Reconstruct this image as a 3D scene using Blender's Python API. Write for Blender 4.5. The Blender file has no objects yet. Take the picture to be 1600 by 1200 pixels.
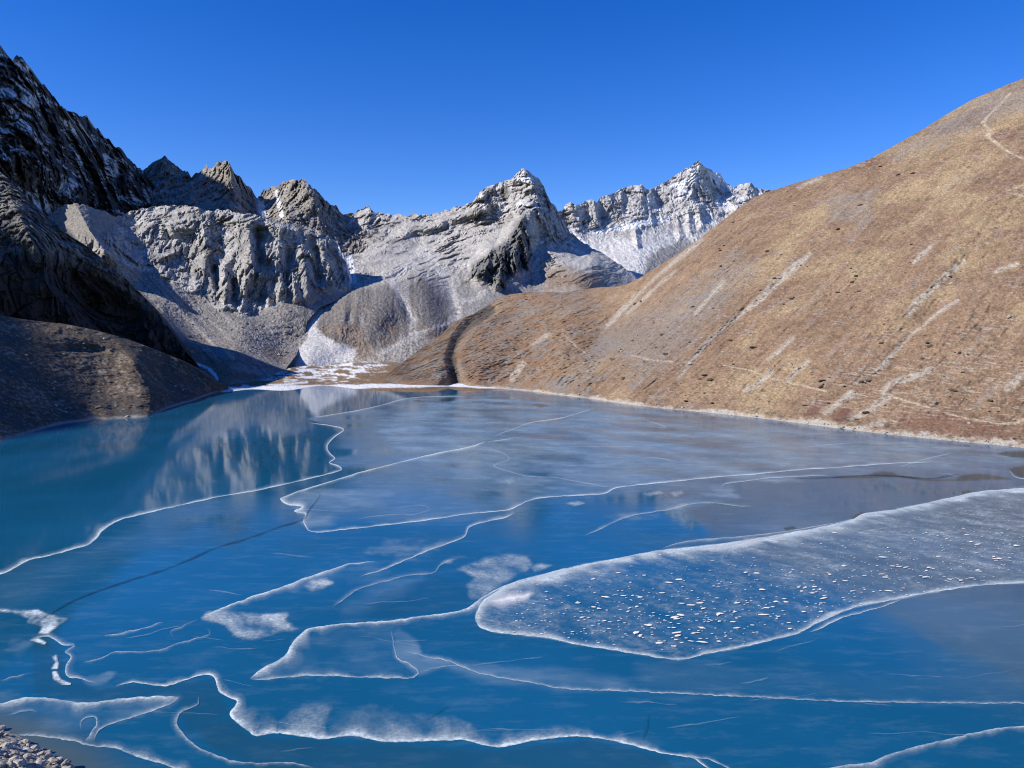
import bpy, math, time
import numpy as np
T0 = time.time()
sc = bpy.context.scene
R = math.radians

# ------------------------------------------------------------------ camera
F = 1180.0                      # focal length in pixels of the 1600 px wide photograph
HORIZON = 520.0
CAM_H = 72.0                    # metres above the lake
PITCH = math.atan((600.0 - HORIZON) / F)
cam_d = bpy.data.cameras.new('camera')
cam_d.sensor_width = 36.0
cam_d.lens = 36.0 * F / 1600.0
cam_d.clip_start = 0.5
cam_d.clip_end = 40000.0
cam = bpy.data.objects.new('camera', cam_d)
sc.collection.objects.link(cam)
cam.location = (0, 0, CAM_H)
cam.rotation_euler = (math.pi / 2 - PITCH, 0, 0)
sc.camera = cam

# ------------------------------------------------------------------ sky, sun, exposure
SUN_EL, SUN_BEHIND = 36.0, 20.0   # sun on the left, a little behind the camera
to_sun = (-math.cos(R(SUN_EL)) * math.cos(R(SUN_BEHIND)), -math.cos(R(SUN_EL)) * math.sin(R(SUN_BEHIND)), math.sin(R(SUN_EL)))
w = bpy.data.worlds.new('World')
sc.world = w
w.use_nodes = True
nt = w.node_tree
for n in list(nt.nodes):
    nt.nodes.remove(n)
wo = nt.nodes.new('ShaderNodeOutputWorld')
bg = nt.nodes.new('ShaderNodeBackground')
sky = nt.nodes.new('ShaderNodeTexSky')
sky.sky_type = 'NISHITA'
sky.sun_disc = False
sky.sun_elevation = R(SUN_EL)
sky.sun_rotation = math.atan2(to_sun[0], to_sun[1])
sky.altitude = 2000.0
sky.air_density = 1.0
sky.dust_density = 0.1
sky.ozone_density = 2.5
hs = nt.nodes.new('ShaderNodeHueSaturation')
hs.inputs['Saturation'].default_value = 1.40
hs.inputs['Hue'].default_value = 0.52
nt.links.new(sky.outputs[0], hs.inputs['Color'])
nt.links.new(hs.outputs[0], bg.inputs['Color'])
bg.inputs['Strength'].default_value = 0.15
nt.links.new(bg.outputs[0], wo.inputs['Surface'])

sun_d = bpy.data.lights.new('sun', 'SUN')
sun_d.energy = 5.0
sun_d.angle = R(0.53)
sun_d.color = (1.0, 0.95, 0.87)
sun = bpy.data.objects.new('sun', sun_d)
sc.collection.objects.link(sun)
from mathutils import Vector
sun.rotation_euler = Vector(to_sun).to_track_quat('Z', 'Y').to_euler()
sun.location = (-500, -200, 900)

sc.view_settings.view_transform = 'Standard'
sc.view_settings.look = 'None'
sc.view_settings.exposure = 0.3
sc.view_settings.gamma = 1.0
sc.view_settings.use_curve_mapping = False
sc.render.engine = 'CYCLES'
sc.cycles.max_bounces = 5
sc.cycles.diffuse_bounces = 1
sc.cycles.transparent_max_bounces = 12
sc.cycles.use_denoising = True
sc.cycles.pixel_filter_type = 'BLACKMAN_HARRIS'
sc.cycles.filter_width = 1.1

# ------------------------------------------------------------------ helpers
f32 = np.float32
CP, SP = math.cos(PITCH), math.sin(PITCH)

def ray(px, py):
    a = (np.asarray(px, float) - 800.0) / F
    b = (600.0 - np.asarray(py, float)) / F
    return a, CP + b * SP, -SP + b * CP

def at_depth(px, py, Y):
    a, dy, dz = ray(px, py)
    t = np.asarray(Y, float) / dy
    return np.stack([a * t, dy * t, dz * t + CAM_H], -1)

def on_lake(px, py, z=0.0):
    a, dy, dz = ray(px, py)
    t = (z - CAM_H) / np.minimum(dz, -1e-4)
    return np.stack([a * t, dy * t, np.zeros_like(t) + z], -1)

def lakeY(px, py):
    return float(on_lake(px, py)[..., 1])

_rs = np.random.RandomState(7)
PERM = np.concatenate([_rs.permutation(256)] * 3).astype(np.int32)
GRAD = _rs.normal(size=(256, 3)).astype(f32)
GRAD /= np.linalg.norm(GRAD, axis=1)[:, None]

def perlin(p):
    p = np.asarray(p)
    fl = np.floor(p)
    q = fl.astype(np.int64) & 255
    d = (p - fl).astype(f32)
    u = d * d * d * (d * (d * 6 - 15) + 10)
    ix, iy, iz = q[:, 0], q[:, 1], q[:, 2]
    def g(ox, oy, oz):
        h = PERM[PERM[PERM[ix + ox] + iy + oy] + iz + oz]
        gr = GRAD[h]
        return gr[:, 0] * (d[:, 0] - ox) + gr[:, 1] * (d[:, 1] - oy) + gr[:, 2] * (d[:, 2] - oz)
    x0 = g(0, 0, 0); x1 = g(1, 0, 0); a = x0 + u[:, 0] * (x1 - x0)
    x0 = g(0, 1, 0); x1 = g(1, 1, 0); b = x0 + u[:, 0] * (x1 - x0)
    c = a + u[:, 1] * (b - a)
    x0 = g(0, 0, 1); x1 = g(1, 0, 1); a = x0 + u[:, 0] * (x1 - x0)
    x0 = g(0, 1, 1); x1 = g(1, 1, 1); b = x0 + u[:, 0] * (x1 - x0)
    e = a + u[:, 1] * (b - a)
    return (c + u[:, 2] * (e - c)) * 1.6

def fbm(p, octaves=4, gain=0.5, lac=2.07):
    s = np.zeros(len(p), f32); a = 1.0; q = np.array(p, float)
    for i in range(octaves):
        s += a * perlin(q); q = q * lac + 17.3; a *= gain
    return s

def ridged(p, octaves=4, gain=0.5, lac=2.1):
    s = np.zeros(len(p), f32); a = 1.0; wgt = 1.0; q = np.array(p, float)
    for i in range(octaves):
        n = 1.0 - np.abs(perlin(q)); n = n * n
        s += a * n * wgt
        wgt = np.clip(n * 1.6, 0, 1); q = q * lac + 9.1; a *= gain
    return s - 0.9

def sstep(a, b, x):
    t = np.clip((x - a) / (b - a), 0, 1)
    return t * t * (3 - 2 * t)

def dist_poly(px, py, pts, closed=False):
    """distance to a polyline and the arc parameter (in point indices) of the nearest place"""
    pts = np.asarray(pts, float)
    n = len(pts)
    best = np.full(px.shape, 1e9); par = np.zeros(px.shape)
    for i in range(n if closed else n - 1):
        a, b = pts[i][:2], pts[(i + 1) % n][:2]
        d = b - a; L = d @ d + 1e-9
        t = np.clip(((px - a[0]) * d[0] + (py - a[1]) * d[1]) / L, 0, 1)
        r = np.hypot(px - a[0] - t * d[0], py - a[1] - t * d[1])
        m = r < best
        best = np.where(m, r, best); par = np.where(m, i + t, par)
    return best, par

def inside(px, py, pts):
    c = np.zeros(px.shape, bool); n = len(pts)
    for i in range(n):
        x0, y0 = pts[i][:2]; x1, y1 = pts[(i + 1) % n][:2]
        if y0 == y1: continue
        m = ((y0 > py) != (y1 > py)) & (px < (x1 - x0) * (py - y0) / (y1 - y0) + x0)
        c ^= m
    return c

def area(px, py, pts, soft=4.0, jit=None):
    """soft mask of a closed outline"""
    d, _ = dist_poly(px, py, pts, True)
    s = np.where(inside(px, py, pts), d, -d)
    if jit is not None: s = s + jit
    return sstep(-soft, soft, s)

def line(px, py, pts, jit=None, soft=1.5):
    """soft mask of a polyline whose points carry a width"""
    d, par = dist_poly(px, py, pts)
    wd = np.interp(par, np.arange(len(pts)), [q[2] for q in pts])
    if jit is not None: d = d + jit
    return 1 - sstep(wd * 0.5, wd * 0.5 + soft, d)

def tps(anchors):
    A = np.asarray(anchors, float)
    X = A[:, :2] / 200.0
    v = 1000.0 / A[:, 2]
    n = len(X)
    def K(P):
        r = np.linalg.norm(P[:, None] - X[None], axis=2)
        return r * r * np.log(r + 1e-9)
    M = np.zeros((n + 3, n + 3))
    M[:n, :n] = K(X) + np.eye(n) * 0.002
    M[:n, n] = 1; M[:n, n + 1:] = X
    M[n, :n] = 1; M[n + 1:, :n] = X.T
    sol = np.linalg.solve(M, np.concatenate([v, [0, 0, 0]]))
    lo, hi = v.min() * 0.8, v.max() * 1.2
    def ev(px, py):
        P = np.stack([px.ravel(), py.ravel()], 1) / 200.0
        out = np.empty(len(P))
        for i in range(0, len(P), 100000):
            q = P[i:i + 100000]
            out[i:i + 100000] = K(q) @ sol[:n] + sol[n] + q @ sol[n + 1:]
        return (1000.0 / np.clip(out, lo, hi)).reshape(px.shape)
    return ev

def mesh_obj(name, verts, faces, mat, attrs=None, cols=None, smooth=True, parent=None):
    me = bpy.data.meshes.new(name)
    verts = np.ascontiguousarray(verts, dtype=f32); faces = np.ascontiguousarray(faces, dtype=np.int32)
    k = faces.shape[1]
    me.vertices.add(len(verts)); me.vertices.foreach_set('co', verts.ravel())
    me.loops.add(faces.size); me.loops.foreach_set('vertex_index', faces.ravel())
    me.polygons.add(len(faces))
    me.polygons.foreach_set('loop_start', np.arange(0, faces.size, k, dtype=np.int32))
    try: me.polygons.foreach_set('loop_total', np.full(len(faces), k, dtype=np.int32))
    except Exception: pass
    me.update(calc_edges=True)
    me.polygons.foreach_set('use_smooth', np.full(len(faces), smooth, dtype=bool))
    for kx, v in (attrs or {}).items():
        a = me.attributes.new(kx, 'FLOAT', 'POINT'); a.data.foreach_set('value', np.ascontiguousarray(v, dtype=f32))
    for kx, v in (cols or {}).items():
        a = me.attributes.new(kx, 'FLOAT_COLOR', 'POINT')
        c = np.ones((len(verts), 4), f32); c[:, :3] = v
        a.data.foreach_set('color', c.ravel())
    if mat: me.materials.append(mat)
    o = bpy.data.objects.new(name, me)
    sc.collection.objects.link(o)
    if parent is not None: o.parent = parent
    return o

def tag(o, label=None, cat=None, group=None, kind=None):
    if label: o['label'] = label
    if cat: o['category'] = cat
    if group: o['group'] = group
    if kind: o['kind'] = kind
    return o

# ------------------------------------------------------------------ materials
def new_mat(name):
    m = bpy.data.materials.new(name); m.use_nodes = True
    t = m.node_tree
    b = t.nodes['Principled BSDF']
    return m, t, b, t.nodes, t.links

def terrain_mat(name, s1, s2, bump, var=0.35, dist=1.0):
    m, t, b, N, L = new_mat(name)
    at = N.new('ShaderNodeAttribute'); at.attribute_name = 'col'
    tc = N.new('ShaderNodeNewGeometry')
    n1 = N.new('ShaderNodeTexNoise'); n1.inputs['Scale'].default_value = s1; n1.inputs['Detail'].default_value = 6; n1.inputs['Roughness'].default_value = 0.65
    n2 = N.new('ShaderNodeTexNoise'); n2.inputs['Scale'].default_value = s2; n2.inputs['Detail'].default_value = 4; n2.inputs['Roughness'].default_value = 0.7
    L.new(tc.outputs['Position'], n1.inputs['Vector']); L.new(tc.outputs['Position'], n2.inputs['Vector'])
    mr = N.new('ShaderNodeMapRange'); mr.inputs[1].default_value = 0.3; mr.inputs[2].default_value = 0.7
    mr.inputs[3].default_value = 1 - var; mr.inputs[4].default_value = 1 + var
    L.new(n2.outputs['Fac'], mr.inputs[0])
    mx = N.new('ShaderNodeVectorMath'); mx.operation = 'SCALE'
    L.new(at.outputs['Color'], mx.inputs[0]); L.new(mr.outputs[0], mx.inputs['Scale'])
    L.new(mx.outputs[0], b.inputs['Base Color'])
    b.inputs['Roughness'].default_value = 0.92
    b.inputs['Specular IOR Level'].default_value = 0.15
    bp = N.new('ShaderNodeBump'); bp.inputs['Strength'].default_value = bump; bp.inputs['Distance'].default_value = dist
    L.new(n1.outputs['Fac'], bp.inputs['Height']); L.new(bp.outputs[0], b.inputs['Normal'])
    return m

M_ROCK = terrain_mat('rock', 0.10, 0.22, 0.8, 0.3, 4.0)
M_HILL = terrain_mat('dry_grass', 0.35, 0.5, 0.6, 0.28, 1.0)
M_NEAR = terrain_mat('gravel', 1.6, 2.2, 0.7, 0.3, 0.3)

# ------------------------------------------------------------------ terrain builder
def poly_y(pts, x):
    p = np.asarray(pts, float)
    return np.interp(x, p[:, 0], p[:, 1])

LAYERS = {}
def layer(name, x0, x1, top, bot, anchors, feats, disp, colour, mat, step=1.65, back=(350., 300.), classes=None, label=None, keep=0.5, out_step=9.0, rowpow=1.0, facets=None, jag=0.0):
    inx = np.arange(max(x0, -30), min(x1, 1630) + .01, step)
    left = np.arange(x0, inx[0] - 1, out_step) if x0 < inx[0] - 1 else np.zeros(0)
    right = np.arange(inx[-1] + out_step, x1 + .01, out_step) if x1 > inx[-1] + out_step else np.zeros(0)
    cx = np.concatenate([left, inx, right])
    ty = poly_y(top, cx) - jag * ridged(np.stack([cx / 17, cx * 0 + x0, cx * 0], 1), 4, .6) * (np.abs(cx - 800) < 900); by = np.maximum(poly_y(bot, cx), ty + 2)
    h = np.percentile((by - ty), 92)
    nv = int(max(20, h / step))
    v = np.linspace(0, 1, nv) ** rowpow
    px = np.repeat(cx[None], nv, 0); py = ty[None] + (by - ty)[None] * v[:, None]
    Y = tps(anchors)(px, py)
    for ft in feats:
        d, par = dist_poly(px, py, ft['p'])
        pts = ft['p']
        amp = np.interp(par, np.arange(len(pts)), [q[2] for q in pts])
        wd = ft['w']
        k = np.clip(1 - d / wd, 0, 1)
        if ft.get('round'): k = k * k * (3 - 2 * k)
        Y = Y - amp * k
    P = at_depth(px, py, Y)
    def normals(P):
        du = np.gradient(P, axis=1); dv = np.gradient(P, axis=0)
        n = np.cross(dv, du)
        n /= np.linalg.norm(n, axis=2)[..., None] + 1e-9
        n *= np.where((n * (P - np.array([0, 0, CAM_H]))).sum(2) > 0, -1, 1)[..., None]
        return n
    n = normals(P)
    D = disp(P.reshape(-1, 3), px.ravel(), py.ravel(), n.reshape(-1, 3)).reshape(px.shape)
    P = at_depth(px, py, Y - D)
    n2 = normals(P)
    C = colour(P.reshape(-1, 3), px.ravel(), py.ravel(), n2.reshape(-1, 3), D.ravel())
    cls = np.zeros(px.shape, int)
    names = {}
    if isinstance(C, tuple):
        C, masks = C
        for i, (nm, m) in enumerate(masks.items()):
            cls[m.reshape(px.shape) > 0.5] = i + 1; names[i + 1] = nm
    # the far side of the ridge, falling away behind the skyline
    nb = 6
    k = np.linspace(1, 0, nb + 1)[:-1]
    bk = P[0][None] + np.stack([0 * k, back[0] * k, -back[1] * k ** 1.3], 1)[:, None, :]
    bk = bk + (perlin(bk.reshape(-1, 3) * 0.02).reshape(nb, -1)[..., None]) * np.array([0, 6.0, 6.0]) * k[:, None, None]
    P = np.concatenate([bk, P], 0); C = np.concatenate([np.repeat(C.reshape(px.shape + (3,))[:1], nb, 0), C.reshape(px.shape + (3,))], 0)
    cls = np.concatenate([np.repeat(cls[:1] * 0, nb, 0), cls], 0)
    nr, nc = P.shape[:2]
    idx = np.arange(nr * nc).reshape(nr, nc)
    q = np.stack([idx[:-1, :-1], idx[1:, :-1], idx[1:, 1:], idx[:-1, 1:]], -1).reshape(-1, 4)
    fc = np.stack([cls[:-1, :-1], cls[1:, :-1], cls[1:, 1:], cls[:-1, 1:]], -1).reshape(-1, 4)
    fcls = np.sort(fc, 1)[:, 2]
    C = C * np.clip(1 + .13 * np.random.RandomState(5).normal(size=C.shape[:2]), .6, 1.5)[..., None]
    V = P.reshape(-1, 3); CC = np.clip(C.reshape(-1, 3), 0.005, 0.9) * .70 ** np.clip(1.35 - 0.7 * C.reshape(-1, 3).max(1), .6, 1.3)[:, None]
    objs = {}
    for cid in [0] + sorted(names):
        sel = q[fcls == cid]
        if len(sel) == 0: continue
        u, inv = np.unique(sel.ravel(), return_inverse=True)
        o = mesh_obj(name if cid == 0 else names[cid], V[u], inv.reshape(-1, 4), mat, cols={'col': CC[u]}, smooth=not (mat is M_ROCK if facets is None else facets))
        tag(o, label if cid == 0 else None, kind='structure')
        objs[o.name if cid == 0 else names[cid]] = o
    LAYERS[name] = dict(cx=cx, ty=ty, by=by, v=v, P=P[nb:], n=n2)
    return objs

def surf(name, px, py):
    """point and normal on a terrain layer under a place of the photograph"""
    Lr = LAYERS[name]
    i = int(np.clip(np.searchsorted(Lr['cx'], px), 0, len(Lr['cx']) - 1))
    f = (py - Lr['ty'][i]) / (Lr['by'][i] - Lr['ty'][i])
    j = int(np.clip(np.searchsorted(Lr['v'], f), 0, len(Lr['v']) - 1))
    return Lr['P'][j, i], Lr['n'][j, i]

def mixc(c, d, m):
    return c * (1 - m[:, None]) + np.asarray(d, float)[None] * m[:, None]

def rib(pts, w, round=False):
    return dict(p=pts, w=w, round=round)

# ------------------------------------------------------------------ displacement and colour recipes
def warp(P, L, a):
    q = P / L
    return q + a * np.stack([perlin(q * 0.7 + 5), perlin(q * 0.7 + 31), perlin(q * 0.7 + 57)], 1)

RND = _rs.rand(256, 4).astype(f32)
def facet(p, tilt=1.3):
    """angular blocks: every cell of a jittered lattice carries its own tilted plane; also returns the gap to the next cell"""
    p = np.asarray(p)
    fl = np.floor(p).astype(np.int64)
    d = (p - fl).astype(f32)
    b1 = np.full(len(p), 9., f32); b2 = b1.copy(); val = np.zeros(len(p), f32)
    q = fl & 255
    for ox in (-1, 0, 1):
        hx = PERM[(q[:, 0] + ox) & 255]
        for oy in (-1, 0, 1):
            hy = PERM[hx + ((q[:, 1] + oy) & 255)]
            for oz in (-1, 0, 1):
                h = PERM[hy + ((q[:, 2] + oz) & 255)]
                r = RND[h]
                e = d - (np.array([ox, oy, oz], f32) + r[:, :3] * .9 + .05)
                rr = (e * e).sum(1)
                m = rr < b1
                b2 = np.where(m, b1, np.minimum(b2, rr))
                hv = (r[:, 3] - .5) * .45 + tilt * (GRAD[h] * e).sum(1)
                val = np.where(m, hv, val); b1 = np.where(m, rr, b1)
    return val, np.sqrt(b2) - np.sqrt(b1)

def d_cliff(P, L, amp, zs=0.45, oct=6, gain=0.52):
    """crags: sharp vertical ridges and gullies broken into angular blocks of falling size"""
    q = warp(P, L, 0.2) * np.array([1, .6, zs])
    D = .75 * ridged(q * np.array([1, 1, .5]), 6, .52) + .3 * ridged(q * np.array([2.3, 2.3, 1.1]) + 7, 4, .5)
    k = 2.2; a = .3
    while oct > 4 and a > .06:
        v, gap = facet(q * k + k * 3.7)
        D = D + a * v - a * .4 * (1 - sstep(0, .08, gap))
        k *= 2.3; a *= .55; oct -= 1
    return amp * D

def d_lines(px, py, ang, across, along, amp, seed=0., oct=4):
    """bedding and joints: ridged relief drawn out along one direction of the face"""
    c_, s_ = math.cos(R(ang)), math.sin(R(ang))
    wv = fbm(np.stack([px / 55, py / 40, px * 0 + seed + 40], 1), 3)
    u = px * c_ - py * s_ + 20 * wv; v = px * s_ + py * c_ + 11 * wv
    amp = amp * np.clip(.75 + 1.3 * perlin(np.stack([px / 48, py / 30, px * 0 + seed], 1)), .1, 1.6)
    return amp * ridged(np.stack([u / along, v / across, px * 0 + seed], 1), oct, .55)

def d_slab(P, L, amp, tilt=0.25):
    """tilted strata: ledges stepping across the face"""
    s = (P[:, 2] + P[:, 0] * tilt) / L + 0.9 * fbm(P / (L * 6), 3)
    fr = s - np.floor(s)
    return amp * (sstep(0.0, 0.8, fr) - sstep(0.85, 1.0, fr)) * np.clip(0.6 + perlin(P / (L * 4) + 3), 0, 1.3)

def d_scree(P, a=1.0):
    return a * (3.0 * fbm(P / 30, 3) + 2.6 * fbm(P / 9.0, 3, 0.65) + 2.4 * facet(P / 6.5)[0])

GREY = np.array([0.30, 0.285, 0.265])
LIGHT = np.array([0.46, 0.445, 0.42])
DARK = np.array([0.13, 0.125, 0.12])
PALE = np.array([0.58, 0.56, 0.52])
BROWN = np.array([0.27, 0.165, 0.095])
TAN = np.array([0.33, 0.225, 0.12])
RUST = np.array([0.21, 0.115, 0.07])
SNOW = np.array([0.86, 0.88, 0.90])

def base(c, n):
    return np.repeat(np.asarray(c, float)[None], n, 0)

# --- big shaded mountain on the left
top_B = [(-900, 330), (-500, 240), (-200, 120), (-40, 72), (0, 88), (5, 82), (10, 92), (20, 96), (26, 88), (33, 92), (45, 105), (50, 112), (55, 130), (60, 136), (68, 134), (80, 150), (95, 165), (104, 175),
         (115, 176), (122, 182), (135, 182), (143, 200), (152, 203), (165, 215), (180, 230), (190, 236), (205, 255), (222, 268), (232, 282), (250, 298), (280, 318)]
bot_B = [(-900, 700), (-300, 600), (0, 470), (100, 430), (280, 380)]
anc_B = [(0, 85, 1850), (-200, 120, 1600), (-500, 240, 1250), (-900, 330, 1000), (104, 175, 2150), (180, 230, 2420), (228, 277, 2620), (280, 318, 2780), (0, 300, 1520), (100, 320, 1880),
         (200, 330, 2350), (-300, 350, 1100), (-900, 500, 700), (280, 400, 2550), (0, 450, 1350), (100, 430, 1750)]
def disp_B(P, px, py, n):
    return d_cliff(P, 150, 75, 0.55, 7) + d_lines(px, py, -58, 9, 45, 26, 3.) + d_cliff(P + 500, 40, 14, 0.7, 5)
def col_B(P, px, py, n, D):
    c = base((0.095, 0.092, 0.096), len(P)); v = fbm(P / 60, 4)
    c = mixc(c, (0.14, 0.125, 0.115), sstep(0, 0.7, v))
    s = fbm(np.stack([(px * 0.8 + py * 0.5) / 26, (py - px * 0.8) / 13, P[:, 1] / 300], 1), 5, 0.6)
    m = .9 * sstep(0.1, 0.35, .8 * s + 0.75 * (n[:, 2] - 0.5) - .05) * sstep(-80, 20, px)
    for pts in ([(62, 332), (60, 278), (52, 290), (80, 320), (98, 338), (70, 330), (45, 302)], [(85, 290), (110, 280), (124, 288), (108, 305), (92, 300)], [(170, 235), (182, 250), (186, 275), (178, 262)], [(30, 100), (48, 102), (50, 112), (36, 110)],
                [(90, 182), (108, 200), (125, 215), (118, 195)], [(30, 145), (45, 160), (60, 165), (40, 172)]):
        m = np.maximum(m, 0.9 * area(px, py, pts, 4, 4 * s))
    return mixc(c, SNOW, m), {'snowfield': 0 * m}
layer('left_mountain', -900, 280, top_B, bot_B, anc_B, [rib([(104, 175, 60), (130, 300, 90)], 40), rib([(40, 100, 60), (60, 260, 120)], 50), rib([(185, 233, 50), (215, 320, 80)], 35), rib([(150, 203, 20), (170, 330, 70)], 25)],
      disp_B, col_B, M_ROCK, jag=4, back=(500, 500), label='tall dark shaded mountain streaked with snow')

# --- peaks behind the cliffs
top_P = [(140, 340), (200, 300), (225, 266), (236, 258), (245, 252), (252, 250), (258, 246), (265, 252), (275, 262), (283, 265), (290, 270), (294, 267), (298, 278), (308, 272), (316, 265), (322, 260), (326, 265), (333, 264), (340, 256),
         (350, 255), (356, 253), (362, 266), (370, 275), (378, 280), (385, 288), (395, 300), (402, 312), (406, 308), (412, 300), (420, 296), (430, 292), (440, 287), (450, 284), (458, 284), (465, 281), (475, 281), (480, 287), (485, 290), (489, 297),
         (495, 300), (503, 306), (508, 315), (515, 318), (520, 320), (525, 322), (530, 332), (537, 337), (548, 336), (560, 331), (568, 327), (577, 325), (583, 335), (600, 336)]
anc_P = [(140, 340, 2900), (200, 300, 2800), (260, 248, 2850), (300, 275, 2780), (355, 253, 2650), (400, 310, 2720), (468, 281, 2550), (537, 337, 2520), (600, 340, 2550), (140, 400, 2300), (250, 330, 2450), (350, 330, 2330), (330, 400, 2050), (450, 345, 2250), (450, 400, 2050), (600, 400, 2200)]
def disp_P(P, px, py, n):
    return d_cliff(P, 90, 38, 0.5, 7) + d_lines(px, py, 75, 5, 28, 14, 8.) + d_cliff(P + 300, 28, 12, 0.7, 5)
def col_P(P, px, py, n, D):
    c = base((0.36, 0.325, 0.285), len(P)); v = fbm(P / 50, 4)
    c = mixc(c, (0.47, 0.43, 0.385), sstep(0, .6, v)); c = mixc(c, (0.22, 0.205, 0.19), sstep(0.1, 0.7, -v))
    m = 0.9 * area(px, py, [(400, 308), (410, 312), (418, 335), (412, 345), (403, 330)], 3, 3 * v)
    m = np.maximum(m, 0.7 * line(px, py, [(432, 300, 4), (436, 318, 5), (440, 338, 5)], 2 * v))
    m = np.maximum(m, 0.8 * sstep(0.15, 0.3, v) * area(px, py, [(220, 275), (232, 285), (245, 310), (230, 300)], 4))
    return mixc(c, SNOW, m)
layer('rocky_peak_ridge', 140, 600, top_P, [(140, 430), (600, 420)], anc_P,
      [rib([(357, 253, 170), (366, 300, 150), (378, 345, 60)], 42), rib([(478, 281, 130), (492, 320, 120), (505, 360, 60)], 40), rib([(258, 247, 80), (250, 320, 60)], 40), rib([(296, 270, 80), (306, 330, 60)], 28), rib([(440, 288, 50), (452, 350, 50)], 24), rib([(320, 262, 50), (325, 340, 50)], 20)],
      disp_P, col_P, M_ROCK, jag=4, back=(400, 380), label='row of jagged brown rock peaks above the cliffs')

# --- far snowy peak
top_F = [(840, 345), (862, 330), (878, 332), (882, 324), (888, 318), (893, 315), (898, 322), (906, 321), (912, 317), (920, 315), (926, 313), (932, 318), (940, 309), (950, 307), (960, 304), (968, 298), (975, 295), (985, 292), (995, 291), (1003, 289),
         (1010, 296), (1018, 297), (1030, 291), (1045, 284), (1053, 277), (1060, 272), (1070, 265), (1080, 259), (1088, 255), (1092, 252), (1097, 259), (1104, 264), (1110, 266), (1116, 271), (1126, 272), (1131, 280), (1136, 287), (1143, 292), (1152, 291),
         (1160, 289), (1168, 287), (1175, 287), (1180, 295), (1190, 297), (1200, 297), (1215, 303), (1300, 335)]
anc_F = [(840, 340, 3000), (900, 318, 3080), (985, 292, 3300), (1045, 284, 3450), (1092, 252, 3600), (1135, 288, 3650), (1180, 292, 3600), (1300, 335, 3600), (880, 390, 2900), (950, 375, 3000), (1050, 350, 3200), (1000, 400, 2800), (980, 435, 2550), (1060, 400, 2900),
         (1150, 350, 3300), (1120, 300, 3500), (840, 470, 2400), (980, 470, 2400), (1300, 470, 2700)]
def disp_F(P, px, py, n):
    up = 1 - sstep(340, 365, py - (px - 1000) * -0.12)
    return (d_cliff(P, 130, 30, 0.6, 7) * (0.25 + 0.75 * up) + d_lines(px, py, 22, 5, 60, 11, 2.) * (.15 + .85 * up) + d_cliff(P + 90, 34, 9, .8, 5))
def col_F(P, px, py, n, D):
    v = fbm(P / 70, 5); c = base((0.56, 0.54, 0.525), len(P))
    c = mixc(c, (0.70, 0.685, 0.665), sstep(0, 0.6, v)); c = mixc(c, (0.40, 0.38, 0.375), sstep(0.15, 0.6, -v))
    c = mixc(c, (0.72, 0.71, 0.695), sstep(355, 385, py) * 0.8)
    lo = area(px, py, [(1000, 445), (1010, 405), (1040, 385), (1065, 376), (1100, 378), (1060, 415)], 6, 5 * v)
    c = mixc(c, (0.26, 0.25, 0.245), lo * .8)
    j = 5 * v
    sn = 1.0 * area(px, py, [(905, 358), (925, 359), (950, 354), (985, 350), (1020, 341), (1052, 336), (1048, 344), (1020, 352), (985, 358), (950, 365), (930, 368)], 3, j * .5)
    sn = np.maximum(sn, .95 * area(px, py, [(1112, 312), (1122, 305), (1140, 312), (1150, 320), (1152, 328), (1135, 322), (1120, 318)], 3, j))
    sn = np.maximum(sn, .9 * area(px, py, [(1100, 262), (1112, 268), (1128, 273), (1132, 285), (1140, 296), (1125, 300), (1112, 285)], 3, j * 1.4))
    sn = np.maximum(sn, .75 * area(px, py, [(1005, 310), (1022, 305), (1030, 310), (1012, 320)], 4, j))
    sn = np.maximum(sn, .55 * area(px, py, [(875, 350), (900, 360), (925, 385), (945, 405), (915, 398), (885, 375)], 4, j))
    sn = np.maximum(sn, .75 * area(px, py, [(1060, 290), (1092, 262), (1095, 275), (1070, 295)], 5, j * 2.5) * sstep(0, .3, v))
    sn = np.maximum(sn, .6 * sstep(0.45, 0.7, v + .8 * (n[:, 2] - .55)) * (1 - sstep(330, 360, py)))
    return mixc(c, SNOW, sn), {'snowfield': sn * (py > 325)}
layer('snowy_peak', 840, 1300, top_F, [(840, 480), (1300, 480)], anc_F,
      [rib([(892, 315, 35), (899, 350, 25)], 12), rib([(926, 313, 30), (932, 345, 25)], 10), rib([(950, 307, 35), (957, 350, 25)], 16), rib([(1092, 252, 160), (1080, 300, 110), (1090, 345, 40)], 50), rib([(1003, 289, 70), (1000, 340, 40)], 24), rib([(1133, 282, 40), (1150, 330, 60)], 18),
       rib([(1075, 332, 35), (1078, 360, 30)], 10), rib([(1058, 340, 28), (1062, 368, 25)], 9), rib([(1092, 325, 30), (1096, 355, 22)], 9), rib([(1172, 287, 60), (1160, 330, 40)], 16), rib([(992, 360, 50), (996, 380, 50)], 8)],
      disp_F, col_F, M_ROCK, jag=2.5, back=(600, 450), label='pale grey rock peak dusted with snow on the skyline')

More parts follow.
